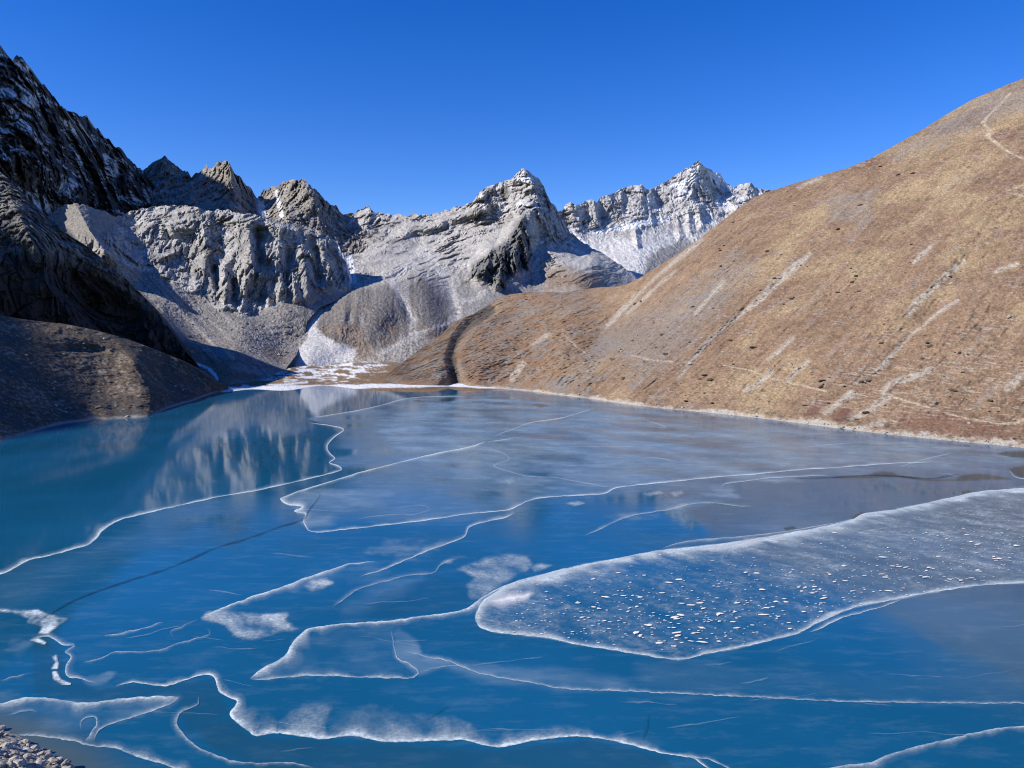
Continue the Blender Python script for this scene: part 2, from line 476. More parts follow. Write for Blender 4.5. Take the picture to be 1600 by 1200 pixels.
# --- central pyramid with slabs and scree cones
top_E = [(425, 600), (442, 562), (458, 542), (464, 512), (472, 484), (486, 460), (512, 430), (524, 396), (537, 362), (550, 337), (560, 331), (566, 329), (571, 325), (577, 325), (582, 334), (590, 333), (600, 336), (606, 334), (612, 338), (618, 336),
         (625, 336), (632, 339), (640, 338), (646, 333), (650, 334), (655, 338), (662, 337), (670, 335), (680, 334), (690, 330), (700, 329), (710, 325), (722, 323), (735, 318), (742, 312), (748, 303), (752, 299), (760, 293), (768, 291), (775, 288),
         (784, 286), (790, 284), (797, 282), (802, 280), (806, 273), (812, 267), (818, 264), (824, 266), (830, 272), (836, 277), (841, 279), (846, 286), (850, 294), (853, 300), (857, 309), (860, 316), (866, 322), (872, 330), (880, 345), (890, 362),
         (905, 375), (925, 388), (950, 402), (975, 418), (1000, 440), (1015, 452)]
bot_E = [(425, 612), (600, 612), (760, 560), (1015, 500)]
anc_E = [(543, 340, 2500), (640, 338, 2480), (740, 312, 2480), (790, 284, 2520), (818, 265, 2540), (868, 325, 2560), (900, 372, 2500), (990, 432, 2350), (560, 400, 2150), (650, 400, 2150), (720, 390, 2180), (780, 350, 2330), (760, 420, 1960), (800, 400, 2050),
         (840, 430, 1980), (900, 410, 2080), (920, 440, 1900), (560, 452, 1650), (610, 445, 1710), (655, 432, 1830), (700, 470, 1720), (600, 520, 1460), (670, 540, 1430), (540, 545, 1390), (500, 500, 1470), (480, 562, 1340), (440, 580, 1330), (760, 480, 1680),
         (620, 590, 1290), (520, 592, 1330), (1000, 500, 1800), (760, 540, 1500), (545, 400, 2150)]
ridge_E = [(740, 313, 0), (800, 330, 20), (818, 335, 60)]
feats_E = [rib([(820, 264, 150), (838, 300, 170), (850, 345, 170), (862, 375, 60)], 45), rib([(820, 335, 150), (814, 365, 170), (803, 395, 130), (795, 430, 50)], 30), rib([(765, 395, 120), (760, 420, 110), (755, 440, 40)], 20), rib([(785, 385, 100), (782, 420, 90), (776, 445, 30)], 13),
           rib([(742, 412, 50), (745, 432, 40)], 12), rib([(753, 300, 60), (750, 330, 60)], 22), rib([(578, 326, 50), (572, 350, 50)], 18), rib([(690, 345, 40), (740, 335, 50)], 10), rib([(630, 365, 40), (690, 350, 40)], 10),
           rib([(610, 447, 12), (590, 490, 30), (575, 530, 18), (570, 550, 0)], 46, True), rib([(556, 452, 10), (540, 490, 22), (530, 530, 10)], 28, True), rib([(656, 432, 14), (668, 470, 28), (675, 510, 24), (670, 545, 0)], 36, True), rib([(885, 408, 40), (900, 430, 50), (890, 450, 20)], 55, True),
           rib([(550, 468, -9), (546, 500, -12)], 9), rib([(622, 455, -10), (645, 500, -10)], 9), rib([(700, 440, -9), (714, 490, -10)], 10), rib([(880, 380, -60), (905, 400, -60)], 25), rib([(640, 375, 25), (580, 400, 25)], 16), rib([(655, 400, 30), (600, 425, 30)], 14)]
BUTT = [(733, 432), (740, 415), (765, 395), (790, 378), (812, 340), (818, 332), (824, 370), (832, 400), (826, 420), (800, 430), (785, 452), (770, 447), (745, 437)]
CONE1 = [(552, 452), (580, 448), (610, 445), (628, 470), (640, 505), (640, 530), (600, 545), (560, 548), (520, 540), (497, 515), (500, 500), (520, 478)]
CONE2 = [(638, 448), (656, 430), (682, 455), (700, 470), (707, 505), (690, 530), (655, 525), (645, 490)]
FAN = [(436, 566), (465, 546), (482, 528), (478, 513), (487, 496), (488, 478), (490, 468), (520, 461), (511, 472), (498, 496), (492, 509), (502, 522), (525, 535), (558, 546), (552, 564), (500, 574), (455, 578)]
def rockmask_E(px, py, v):
    up = 1 - sstep(-14, 14, py - np.interp(px, [540, 560, 620, 680, 735, 760, 840, 870], [440, 425, 400, 372, 352, 365, 340, 335]) - 14 * v)
    b = area(px, py, BUTT, 6, 5 * v)
    pk = area(px, py, [(740, 300), (818, 255), (870, 320), (890, 362), (905, 400), (860, 380), (840, 350), (820, 335), (780, 340), (740, 335)], 8, 6 * v)
    return np.maximum(np.maximum(up * 0.75, b), pk), b, pk
def disp_E(P, px, py, n):
    v = perlin(P / 60)
    rk, b, pk = rockmask_E(px, py, v)
    hi = np.maximum(rk, 0.6 * (1 - sstep(425, 460, py)))
    slab = (d_lines(px, py, 17, 4.5, 70, 20, 5.) + d_lines(px, py, 24, 13, 120, 26, 15., 3) + d_cliff(P, 60, 12, 0.8, 6)) * hi * (1 - b)
    return d_cliff(P, 75, 70, 0.4, 6) * np.maximum(b, pk * .4) + d_lines(px, py, 80, 5, 40, 26, 4.) * b + slab + (d_scree(P, .5) + d_lines(px, py, 82, 7, 60, 1.4, 21., 3) * sstep(430, 460, py)) * (1 - b) * (1 - .8 * area(px, py, FAN, 6))
def col_E(P, px, py, n, D):
    v = fbm(P / 55, 4); fine = fbm(P / 9, 3, .6)
    rk, b, pk = rockmask_E(px, py, v)
    c = base((0.36, 0.335, 0.31), len(P))
    c = mixc(c, PALE, (1 - sstep(400, 470, py)) * (.55 + .35 * v).clip(0, 1))
    c = mixc(c, (0.44, 0.42, 0.40), rk * .8)
    c = mixc(c, (0.22, 0.21, 0.205), rk * sstep(0.15, .6, -v))
    c = mixc(c, (0.19, 0.19, 0.185), b); c = mixc(c, (0.50, 0.48, 0.46), pk * .85 * sstep(-.5, .2, v))
    j = 4 * fine + 4 * v
    c1 = np.maximum(area(px, py, CONE1, 5, j), area(px, py, CONE2, 5, j))
    c = mixc(c, (0.235, 0.215, 0.195), c1 * .9)
    strk = fbm(np.stack([(px - 600) / 4, py / 60, px * 0], 1), 3)
    c *= np.clip(1 + (.34 * strk + .22 * fine + .2 * fbm(P / 3.6, 2)) * sstep(380, 440, py), .45, 1.7)[:, None]
    c = mixc(c, (0.27, 0.20, 0.15), .75 * area(px, py, [(520, 500), (560, 490), (640, 510), (690, 520), (640, 560), (560, 560), (510, 530)], 22, 14 * v) * sstep(-.1, .5, v))
    c = mixc(c, (0.27, 0.19, 0.13), .8 * area(px, py, [(850, 425), (880, 420), (935, 432), (940, 450), (850, 455)], 12, 8 * v))
    c = mixc(c, (0.27, 0.26, 0.255), .6 * area(px, py, [(720, 440), (790, 455), (850, 430), (840, 470), (720, 490), (690, 470)], 10, 8 * v))
    ch = 0
    for pts in ([(548, 446, 6), (560, 445, 4), (520, 462, 8)], [(660, 385, 10), (645, 405, 8), (630, 425, 8), (612, 440, 6), (628, 470, 5), (645, 500, 3)], [(660, 390, 10), (680, 415, 10), (700, 445, 12), (712, 475, 10), (716, 500, 7)], [(655, 395, 8), (640, 415, 10), (600, 428, 5)],
                [(725, 470, 4), (700, 505, 3), (640, 525, 3), (600, 550, 2)], [(760, 455, 5), (735, 470, 5)], [(890, 385, 3), (915, 398, 4), (950, 412, 6), (985, 432, 8)], [(870, 404, 4), (900, 410, 5), (915, 420, 8)]):
        ch = np.maximum(ch, line(px, py, pts, 3 * fine + 4 * v, 5) * np.clip(.7 + .7 * fine + .5 * v, 0, 1))
    c = mixc(c, (0.60, 0.58, 0.54), .75 * ch)
    fan = area(px, py, FAN, 3, 3 * fine)
    c = mixc(c, (0.66, 0.64, 0.61), fan * .92)
    sn = line(px, py, [(543, 385, 5), (545, 400, 7), (548, 420, 9), (552, 438, 8)], 2 * fine, 2) * .95
    sn = np.maximum(sn, .9 * area(px, py, [(812, 268), (818, 262), (828, 270), (834, 280), (815, 284), (806, 280)], 3, 5 * v))
    sn = np.maximum(sn, .5 * sstep(.45, .7, v + n[:, 2] - .5) * pk)
    c = c * 1.15
    return mixc(c, SNOW, sn), {'scree_fan': fan, 'scree_chute': np.where(fan > .5, 0, ch)}
layer('central_peak', 425, 1015, top_E, bot_E, anc_E, feats_E, disp_E, col_E, M_ROCK, jag=2.5, back=(500, 450), label='pyramid rock peak with pale slabs and grey scree cones below')

# --- cliffs and talus left of centre
top_D = [(40, 380), (70, 345), (92, 325), (105, 320), (118, 319), (130, 321), (140, 325), (152, 329), (165, 332), (178, 340), (190, 338), (205, 331), (230, 325), (250, 323), (275, 322), (292, 323), (310, 326), (322, 331), (330, 330), (350, 328), (362, 330), (375, 334), (390, 335),
         (400, 338), (415, 341), (430, 345), (450, 350), (462, 351), (475, 352), (490, 358), (510, 368), (525, 378), (535, 395), (541, 415), (545, 435), (552, 450)]
bot_D = [(40, 640), (330, 625), (425, 604), (440, 585), (462, 556), (474, 530), (480, 502), (500, 480), (530, 468), (552, 458)]
anc_D = [(40, 380, 1450), (92, 325, 1540), (120, 320, 1560), (200, 345, 1640), (250, 325, 1690), (330, 330, 1690), (400, 338, 1690), (475, 352, 1740), (535, 395, 1730), (548, 440, 1680), (480, 505, 1440), (440, 500, 1430), (150, 380, 1480), (300, 400, 1570), (400, 430, 1545), (500, 430, 1625), (400, 478, 1475),
         (500, 465, 1550), (260, 470, 1380), (300, 480, 1410), (380, 520, 1340), (330, 560, 1200), (400, 588, 1120), (440, 565, 1290), (475, 545, 1370), (200, 500, 1300), (300, 590, 1060), (350, 604, 1000), (200, 600, 1060), (60, 600, 1050), (420, 600, 1060), (340, 440, 1500), (260, 540, 1220)]
feats_D = [rib([(118, 319, 60), (140, 360, 110), (165, 395, 120), (183, 412, 60)], 42), rib([(310, 326, 36), (318, 360, 54), (322, 400, 42), (320, 440, 18)], 26), rib([(275, 322, 24), (280, 345, 30)], 30), rib([(385, 350, 36), (392, 385, 60), (394, 425, 48)], 26), rib([(440, 360, 30), (432, 400, 48), (440, 450, 42)], 24),
           rib([(350, 420, 30), (352, 460, 30)], 12), rib([(385, 440, 24), (378, 478, 24)], 9), rib([(470, 385, 30), (478, 430, 54), (480, 460, 30)], 18), rib([(500, 375, 18), (508, 410, 30), (512, 440, 24)], 20), rib([(415, 430, 30), (420, 470, 24)], 10), rib([(455, 420, 30), (462, 465, 30)], 10),
           rib([(335, 420, -36), (340, 450, -24)], 8), rib([(402, 360, -48), (405, 410, -54)], 12), rib([(452, 390, -36), (448, 440, -42)], 9), rib([(495, 390, -36), (498, 440, -42)], 9), rib([(365, 440, -36), (366, 470, -24)], 8),
           rib([(230, 350, 24), (290, 355, 36)], 20), rib([(330, 335, 18), (420, 350, 24), (480, 365, 24)], 14), rib([(250, 480, 5), (340, 570, 7)], 6), rib([(275, 475, 5), (360, 560, 7)], 7), rib([(262, 490, -5), (330, 565, -6)], 5)]
def rock_D(px, py, v):
    low = np.interp(px, [90, 150, 220, 300, 340, 385, 420, 450, 500, 550], [330, 400, 420, 455, 478, 500, 482, 470, 458, 458])
    r = 1 - sstep(-10, 8, py - low - 8 * v)
    dome = area(px, py, [(85, 330), (118, 315), (165, 330), (185, 345), (165, 372), (140, 375), (110, 360)], 8, 5 * v)
    return r * (1 - .85 * dome), dome
def disp_D(P, px, py, n):
    v = perlin(P / 50)
    r, dome = rock_D(px, py, v)
    up = 1 - sstep(345, 385, py)
    return r * ((1 - .6 * up) * (d_cliff(P, 95, 25, 0.4, 6) + d_lines(px, py, 78, 8, 34, 9, 3.)) + (.2 + .8 * up) * (d_lines(px, py, 24, 5, 50, 11, 9.) + d_cliff(P + 77, 50, 10, .8, 6)) + d_cliff(P + 33, 20, 4, .9, 5)) + (1 - r) * d_scree(P, .6)
def col_D(P, px, py, n, D):
    v = fbm(P / 45, 4); fine = fbm(P / 8, 3, .6)
    r, dome = rock_D(px, py, v)
    c = base((0.36, 0.335, 0.305), len(P))
    st = fbm(np.stack([(px - py * .95) / 5, (px + py) / 90, px * 0 + 2], 1), 3)
    c *= np.clip(1 + .3 * st + .2 * fine + .18 * fbm(P / 3.4, 2), .45, 1.7)[:, None]
    c = mixc(c, (0.26, 0.19, 0.14), .5 * sstep(.1, .5, v) * sstep(480, 560, py))
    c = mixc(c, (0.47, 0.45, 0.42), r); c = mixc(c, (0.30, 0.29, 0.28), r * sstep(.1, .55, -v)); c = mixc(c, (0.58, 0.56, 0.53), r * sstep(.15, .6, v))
    c = mixc(c, (0.36, 0.33, 0.29), dome * .8)
    c = mixc(c, (0.24, 0.16, 0.10), .8 * area(px, py, [(220, 535), (270, 525), (330, 555), (400, 590), (330, 610), (260, 575)], 10, 9 * v))
    strk = 0
    for pts in ([(300, 500, 2), (350, 545, 2), (365, 560, 1)], [(260, 462, 2), (300, 505, 2), (345, 550, 2)], [(345, 490, 2), (420, 540, 1)]):
        strk = np.maximum(strk, line(px, py, pts, 2 * fine))
    c = mixc(c, (.5, .48, .45), .6 * strk)
    sn = line(px, py, [(278, 552, 1), (300, 566, 3), (325, 575, 3), (335, 585, 4), (339, 592, 3)], 1.5 * fine) * .9
    sn = np.maximum(sn, line(px, py, [(526, 378, 5), (534, 396, 8), (540, 415, 8), (545, 440, 9)], 2 * fine) * .9)
    return mixc(c, SNOW, sn)
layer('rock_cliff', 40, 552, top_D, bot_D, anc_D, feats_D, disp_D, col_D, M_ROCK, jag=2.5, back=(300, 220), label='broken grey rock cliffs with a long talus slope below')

# --- dark slope on the far left, its upper talus in the sun
top_A = [(-900, 60), (-500, 130), (-200, 195), (0, 268), (10, 276), (20, 288), (30, 300), (42, 310), (55, 320), (70, 336), (85, 348), (100, 362), (115, 372), (132, 382), (150, 396), (165, 408), (180, 422), (195, 434), (210, 448), (225, 464), (240, 478), (255, 500), (270, 520), (290, 550)]
anc_A = [(0, 270, 1080), (100, 362, 1025), (180, 422, 1045), (270, 520, 1100), (290, 550, 1100), (-300, 160, 880), (-900, 60, 600), (0, 660, 830), (100, 640, 930), (290, 600, 1090), (-300, 720, 480), (-900, 800, 350), (0, 400, 900), (60, 405, 935), (110, 420, 985), (100, 480, 960), (0, 520, 870), (200, 520, 1035)]
def disp_A(P, px, py, n):
    lit = 1 - sstep(-12, 12, py - np.interp(px, [0, 60, 120, 200, 280], [395, 385, 405, 450, 520]))
    return lit * d_scree(P, 2.4) + (1 - lit) * (d_cliff(P, 70, 30, .5, 6)) + d_cliff(P + 40, 18, 5, .8, 5)
def col_A(P, px, py, n, D):
    v = fbm(P / 30, 4)
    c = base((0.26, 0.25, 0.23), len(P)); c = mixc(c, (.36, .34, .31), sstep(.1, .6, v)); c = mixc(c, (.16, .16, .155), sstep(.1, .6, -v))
    low = sstep(-12, 18, py + 20 * v - np.interp(px, [0, 60, 120, 200, 280], [400, 392, 410, 450, 510]))  # lower face painted darker below the shadow edge, deepening its shade
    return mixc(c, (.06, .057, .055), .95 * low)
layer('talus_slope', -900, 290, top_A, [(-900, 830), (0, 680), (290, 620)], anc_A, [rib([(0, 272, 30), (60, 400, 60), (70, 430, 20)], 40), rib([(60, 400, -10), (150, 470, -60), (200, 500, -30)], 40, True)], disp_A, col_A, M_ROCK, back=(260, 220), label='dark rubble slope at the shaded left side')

# --- valley flat behind the lake
anc_V = [(250, 625, lakeY(250, 625) + 40), (345, 612, lakeY(345, 612)), (450, 610, lakeY(450, 610)), (560, 608, lakeY(560, 608)), (700, 604, lakeY(700, 604)), (800, 607, lakeY(800, 607)), (440, 562, 1420), (560, 556, 1480), (500, 582, 1230), (620, 575, 1230), (400, 585, 1190), (700, 590, 1080), (250, 575, 1300), (800, 590, 1100), (345, 622, lakeY(345, 622) + 8), (700, 616, lakeY(700, 616) + 8)]
def disp_V(P, px, py, n): return .25 * fbm(P / 14, 3) * sstep(612, 600, py)
def col_V(P, px, py, n, D):
    a = fbm(np.stack([px / 26, py / 3.2, px * 0], 1), 4, .55); v = fbm(P / 30, 3)
    c = base((0.30, 0.20, 0.115), len(P)); c = mixc(c, (.22, .16, .10), sstep(0, .5, v)); c = mixc(c, (.35, .33, .3), (1 - sstep(560, 572, py)))
    back_ = area(px, py, [(372, 568), (420, 562), (500, 566), (590, 566), (600, 573), (560, 582), (535, 596), (500, 590), (430, 596), (400, 588)], 6, 14 * a)
    sn = sstep(-.15, .1, a) * back_
    front = 1 - sstep(2.2, 3.6, np.abs(py - np.interp(px, [340, 420, 560, 700, 790], [608.5, 607.5, 604.0, 601.2, 605])) + 1.1 * a - 1.2 * (1 - sstep(420, 640, px)))
    front *= sstep(338, 345, px)
    sn = np.maximum(sn, front)
    sn = np.maximum(sn, .9 * line(px, py, [(410, 606, 2), (450, 600, 2), (480, 597, 1)], a)); sn = np.maximum(sn, .95 * area(px, py, [(374, 606), (380, 601), (388, 602), (391, 607)], 1.5))
    return mixc(c, SNOW, sn), {'snowfield': sn}
layer('valley_floor', 250, 800, [(250, 590), (340, 566), (440, 556), (560, 550), (620, 566), (700, 588), (800, 600)], [(250, 640), (800, 622)], anc_V, [], disp_V, col_V, M_HILL, back=(60, 20), step=1.4, label='flat brown valley floor with snow patches behind the lake')

# --- brown hillside on the right, running down into a low moraine
def hillY(px, py, s=0.65, c=546.0):
    a, dy, dz = ray(px, py)
    return float((CAM_H + c * s) / (s * (.813 * a / dy + .582) - dz / dy))
top_H = [(585, 612), (600, 590), (630, 565), (660, 543), (690, 522), (705, 508), (718, 498), (740, 490), (760, 478), (775, 468), (795, 460), (820, 457), (850, 456), (880, 457), (910, 452), (935, 449), (960, 448), (980, 444), (1000, 434), (1030, 415), (1060, 396), (1090, 375), (1120, 352), (1150, 328), (1180, 307), (1200, 300),
         (1240, 287), (1280, 275), (1320, 264), (1360, 248), (1400, 226), (1440, 203), (1480, 178), (1520, 155), (1560, 138), (1600, 122), (1700, 80), (1900, 30), (2300, 30), (2700, 200)]
shore_H = [(770, 607), (830, 611.5), (900, 620), (985, 632), (1100, 644), (1200, 655), (1300, 668), (1400, 680), (1500, 690), (1600, 700), (1750, 722)]
anc_H = [(x, y, lakeY(x, y)) for x, y in shore_H] + [(x, y, hillY(x, y)) for x, y in [(1600, 122), (1500, 166), (1400, 226), (1280, 275), (1180, 307), (1300, 400), (1100, 500), (1500, 400), (1400, 560), (1200, 540), (1700, 80), (1700, 500), (1600, 600), (1000, 560)]]
anc_H += [(2000, 780, 340), (2000, 400, 520), (2000, 60, 1000), (2700, 900, 230), (2700, 250, 900), (1090, 375, 1120), (1000, 434, 1160), (980, 444, 1190), (900, 470, 1230), (900, 453, 1330), (800, 459, 1430), (820, 520, 1170), (760, 540, 1130), (700, 512, 1330), (640, 560, 1180), (600, 590, 1080), (690, 590, 1010), (740, 595, 1000), (620, 606, 985), (700, 603.5, lakeY(700, 603.5)), (880, 570, 940), (950, 520, 1040)]
feats_H = [rib([(716, 600, -22), (706, 560, -28), (715, 530, -32), (735, 505, -40), (765, 485, -25)], 13), rib([(1262, 400, -5), (1160, 490, -8), (1062, 588, -3)], 10), rib([(1000, 455, -5), (940, 520, -10), (900, 560, -5)], 14), rib([(1500, 415, -2), (1400, 555, -3), (1330, 640, -2)], 18, True), rib([(1560, 300, 8), (1450, 420, 12), (1360, 540, 6)], 60, True),
           rib([(1180, 330, 10), (1080, 460, 12), (980, 600, 6)], 50, True), rib([(860, 470, 12), (790, 530, 14), (740, 590, 6)], 30, True)]
def disp_H(P, px, py, n):
    sh = sstep(0, 14, P[:, 2]); u = -.582 * P[:, 0] + .813 * P[:, 1]; t = .813 * P[:, 0] + .582 * P[:, 1]
    q = np.stack([u / 34, t / 200, P[:, 2] * 0], 1)
    mor = 1 - sstep(880, 1000, px)
    return sh * (3.2 * fbm(q, 4) + 3.4 * fbm(P / 60, 3) + 1.2 * fbm(P / 7, 3, .65) + .6 * facet(P / 3.1)[0] + 1.6 * ridged(np.stack([u / 9, t / 60, P[:, 2] * 0 + 3], 1), 3) + mor * (3 * fbm(P / 30, 3) + 2.2 * fbm(P / 11, 3, .6) + 1.8 * facet(P / 6)[0] + .9 * facet(P / 3.2 + 5)[0] + d_cliff(P, 45, 1.5, 1, 5))) + (1 - sh) * .3 * fbm(P / 4, 3)
PALE_STREAKS = [[(1264, 398, 8), (1240, 418, 14), (1215, 440, 12), (1190, 465, 10), (1165, 485, 7), (1130, 512, 5), (1100, 540, 5), (1080, 565, 5), (1060, 590, 3)], [(1096, 374, 3), (1075, 392, 6), (1050, 412, 6), (1030, 430, 3), (1010, 448, 4), (985, 472, 6), (960, 498, 6), (945, 512, 3)], [(1056, 424, 2), (1035, 440, 4), (1005, 468, 3), (980, 490, 4)],
                [(1507, 408, 4), (1480, 430, 7), (1455, 452, 6), (1430, 475, 10), (1418, 492, 4)], [(1497, 470, 3), (1470, 485, 4), (1440, 510, 3), (1415, 530, 4), (1390, 560, 6), (1368, 580, 5)], [(1390, 618, 12), (1360, 640, 10), (1330, 655, 6)], [(1262, 565, 5), (1245, 578, 7), (1228, 598, 4)], [(858, 522, 6), (845, 530, 4), (832, 538, 3)],
                [(818, 568, 7), (808, 580, 10), (800, 592, 8)], [(1455, 385, 6), (1440, 398, 8), (1428, 410, 4)], [(1282, 278, 4), (1265, 285, 5), (1248, 293, 3)], [(1130, 440, 5), (1110, 462, 6), (1085, 490, 3)], [(1575, 605, 14), (1590, 592, 8), (1600, 585, 5)], [(1380, 660, 10), (1350, 668, 6)], [(1460, 575, 5), (1420, 590, 10), (1390, 600, 8), (1380, 612, 8)],
                [(1555, 425, 6), (1570, 418, 6), (1590, 412, 5)], [(1205, 580, 6), (1185, 600, 8), (1165, 610, 4)], [(1330, 615, 14), (1310, 630, 10), (1290, 645, 6)], [(1240, 528, 5), (1215, 550, 7), (1200, 562, 5)]]
TRAILS = [[(1578, 146, 2), (1560, 165, 4), (1545, 180, 5), (1535, 192, 8), (1548, 206, 9), (1540, 212, 9), (1556, 222, 7), (1567, 232, 3), (1585, 242, 3), (1610, 252, 3)], [(1610, 283, 2), (1590, 292, 2), (1572, 300, 2), (1590, 304, 2), (1610, 310, 2)],
          [(880, 522, 1.5), (900, 541, 2), (915, 552, 2)], [(985, 555, 1.5), (1020, 563, 2.5), (1050, 565, 2)], [(1130, 571, 1.5), (1170, 578, 2), (1200, 590, 2), (1230, 597, 2.5), (1260, 604, 2.5), (1290, 611, 2)], [(1380, 616, 3), (1430, 630, 2.5), (1470, 643, 2.5), (1510, 654, 2.5), (1560, 662, 3), (1585, 661, 4), (1610, 652, 5)]]
def col_H(P, px, py, n, D):
    u = -.582 * P[:, 0] + .813 * P[:, 1]; t = .813 * P[:, 0] + .582 * P[:, 1]
    v = fbm(P / 90, 4); v2 = fbm(P / 25 + 40, 4); fine = fbm(P / 4.5, 3, .65)
    st = fbm(np.stack([u / 9, t / 110, P[:, 2] * 0 + 8], 1), 4, .55)
    c = base((0.335, 0.225, 0.145), len(P))
    c = mixc(c, (0.385, 0.278, 0.168), sstep(-.1, .5, v + .7 * (sstep(1150, 1450, px) * (1 - sstep(250, 560, py))) - .25))
    c = mixc(c, (0.265, 0.160, 0.108), .8 * sstep(.1, .6, v2 - .3 * v))
    vf = fbm(P / 1.9 + 60, 2)
    tus = fbm(P / 11 + 90, 3, .6)
    c *= np.clip(1 + .13 * st + .18 * fine + .2 * vf + .18 * tus + .14 * v + .12 * v2, .4, 1.7)[:, None]
    ter = fbm(np.stack([px / 34, (py - .1 * px) / 2.3, px * 0 + 6], 1), 4, .6)
    c = mixc(c, (0.47, 0.40, 0.31), .75 * sstep(.22, .5, ter + .3 * v2) * area(px, py, [(1250, 660), (1290, 600), (1400, 560), (1620, 500), (1620, 690), (1400, 672)], 40, 20 * v2))
    c = mixc(c, (0.46, 0.40, 0.32), .5 * sstep(.42, .7, .7 * v2 + .5 * ter + .3 * fine))
    c = mixc(c, (0.13, 0.10, 0.075), .65 * sstep(.42, .65, .6 * tus + .5 * fine + .25 * v2 - .05 * (py < 380)))
    j = 3 * fine + 6 * st
    gr = sstep(.05, .45, .55 * st + .4 * v2 + .25 * fine - .12)
    for pts, a, sf in (([(990, 600), (960, 560), (930, 540), (960, 500), (1040, 470), (1110, 430), (1150, 400), (1180, 420), (1110, 500), (1060, 560)], .75, 25), ([(1290, 330), (1300, 300), (1370, 300), (1360, 340), (1310, 350)], .6, 10), ([(1390, 245), (1470, 190), (1600, 125), (1610, 170), (1530, 190), (1440, 235)], .8, 14),
                       ([(870, 605), (900, 560), (950, 520), (980, 530), (940, 570), (910, 610)], .75, 14), ([(640, 590), (655, 555), (690, 535), (705, 560), (690, 590)], .6, 12), ([(730, 590), (740, 560), (790, 500), (830, 480), (810, 520), (770, 570), (765, 600)], .55, 14), ([(780, 478), (850, 460), (930, 470), (860, 490), (800, 500)], .35, 10)):
        c = mixc(c, (0.31, 0.285, 0.26), a * area(px, py, pts, sf, 9 * v2 + j) * np.clip(.6 + gr + .4 * fine, 0, 1))
    c = mixc(c, (0.33, 0.30, 0.26), .4 * gr * sstep(.1, .5, st))
    c = mixc(c, (0.29, 0.265, 0.24), (1 - sstep(860, 1000, px)) * .8 * sstep(.1, .5, v2 + .6 * fine))
    c = mixc(c, (0.31, 0.185, 0.118), (1 - sstep(840, 980, px)) * .55 * sstep(-.1, .4, -v2))
    red = np.maximum(area(px, py, [(1258, 650), (1270, 636), (1288, 633), (1280, 648)], 4, j), area(px, py, [(1300, 655), (1315, 635), (1328, 640), (1315, 660)], 4, j))
    c = mixc(c, (0.17, 0.07, 0.06), .7 * red); c = mixc(c, (.24, .12, .08), .5 * area(px, py, [(1400, 650), (1480, 645), (1580, 675), (1580, 692), (1420, 680)], 10, j))
    c = mixc(c, (0.11, 0.10, 0.09), .85 * line(px, py, [(714, 602, 9), (707, 575, 10), (704, 548, 9), (715, 525, 10), (730, 508, 12), (748, 495, 14), (765, 485, 14)], 2.5 * fine + 2 * v2, 4))
    c = mixc(c, (0.15, 0.13, 0.12), .6 * area(px, py, [(765, 500), (790, 492), (805, 490), (800, 498), (775, 505)], 4, j))
    ps = 0
    for pts in PALE_STREAKS: ps = np.maximum(ps, line(px, py, [(a_, b_, .7 * w_) for a_, b_, w_ in pts], 2.6 * fine + 3 * st + 1.5 * v2, 3.5))
    c = mixc(c, (0.50, 0.45, 0.38), .95 * ps * np.clip(.85 + 1.0 * fine + .4 * st, 0, 1))
    tr = 0
    for pts in TRAILS: tr = np.maximum(tr, line(px, py, [(a_, b_, .55 * w_) for a_, b_, w_ in pts], 1.5 * fine + 1.1 * v2, 1.5) * np.clip(.95 + 1.0 * fine + .4 * v2, .15, 1))
    c = mixc(c, (0.56, 0.46, 0.33), .85 * tr)
    # pale wave-washed stones at the waterline, broken by scrub
    sh = 1 - sstep(.5, 3.4, P[:, 2] + 1.6 * fine + 2.6 * v2)
    c = mixc(c, (0.55, 0.50, 0.42), sh * .9)
    c = mixc(c, (0.12, 0.10, 0.07), .7 * sstep(2, 3.5, P[:, 2]) * (1 - sstep(5, 9, P[:, 2])) * sstep(.15, .4, fine + .6 * v2) * sstep(1100, 1200, px))
    return c, {'scree_gully': ps, 'path': tr * 1.2, 'shore': sh * (P[:, 2] > -.5)}
layer('brown_hillside', 585, 2700, top_H, [(585, 625), (700, 614), (770, 616), (985, 644), (1200, 668), (1400, 694), (1600, 715), (1750, 738), (2700, 980)], anc_H, feats_H, disp_H, col_H, M_HILL, back=(500, 160), out_step=14, label='smooth dry brown hillside rising from the lake')

# --- knoll on the left shore
shore_K = [(-400, 800), (-200, 744), (0, 690), (90, 664), (160, 655), (228, 650), (262, 638), (300, 627), (330, 615), (348, 611)]
anc_K = [(x, y, lakeY(x, y)) for x, y in shore_K] + [(0, 494, 760), (60, 502, 790), (120, 509, 815), (200, 530, 850), (280, 562, 885), (335, 596, 915), (-400, 380, 600), (-200, 445, 700), (100, 580, 700), (180, 600, 715), (0, 590, 610), (225, 610, 720), (250, 580, 830), (290, 600, 850), (215, 570, 775), (-200, 600, 480), (-400, 600, 400)]
feats_K = [rib([(170, 522, 6), (205, 560, 12), (236, 615, 14), (232, 648, 6)], 26), rib([(60, 528, 5), (130, 530, 8), (170, 546, 8)], 16, True), rib([(90, 545, -5), (150, 545, -9), (175, 550, -4)], 9, True), rib([(135, 640, -7), (150, 655, -5)], 14, True), rib([(160, 640, 5), (170, 655, 3)], 14, True), rib([(40, 512, 4), (90, 516, 6)], 10, True)]
def disp_K(P, px, py, n):
    sh = sstep(0, 8, P[:, 2])
    return sh * (3.6 * fbm(P / 55, 3) + 2.2 * fbm(P / 14, 4, .58) + 1.0 * fbm(P / 4, 3, .6) + .5 * facet(P / 2.6)[0]) + (1 - sh) * .5 * fbm(P / 5, 3)
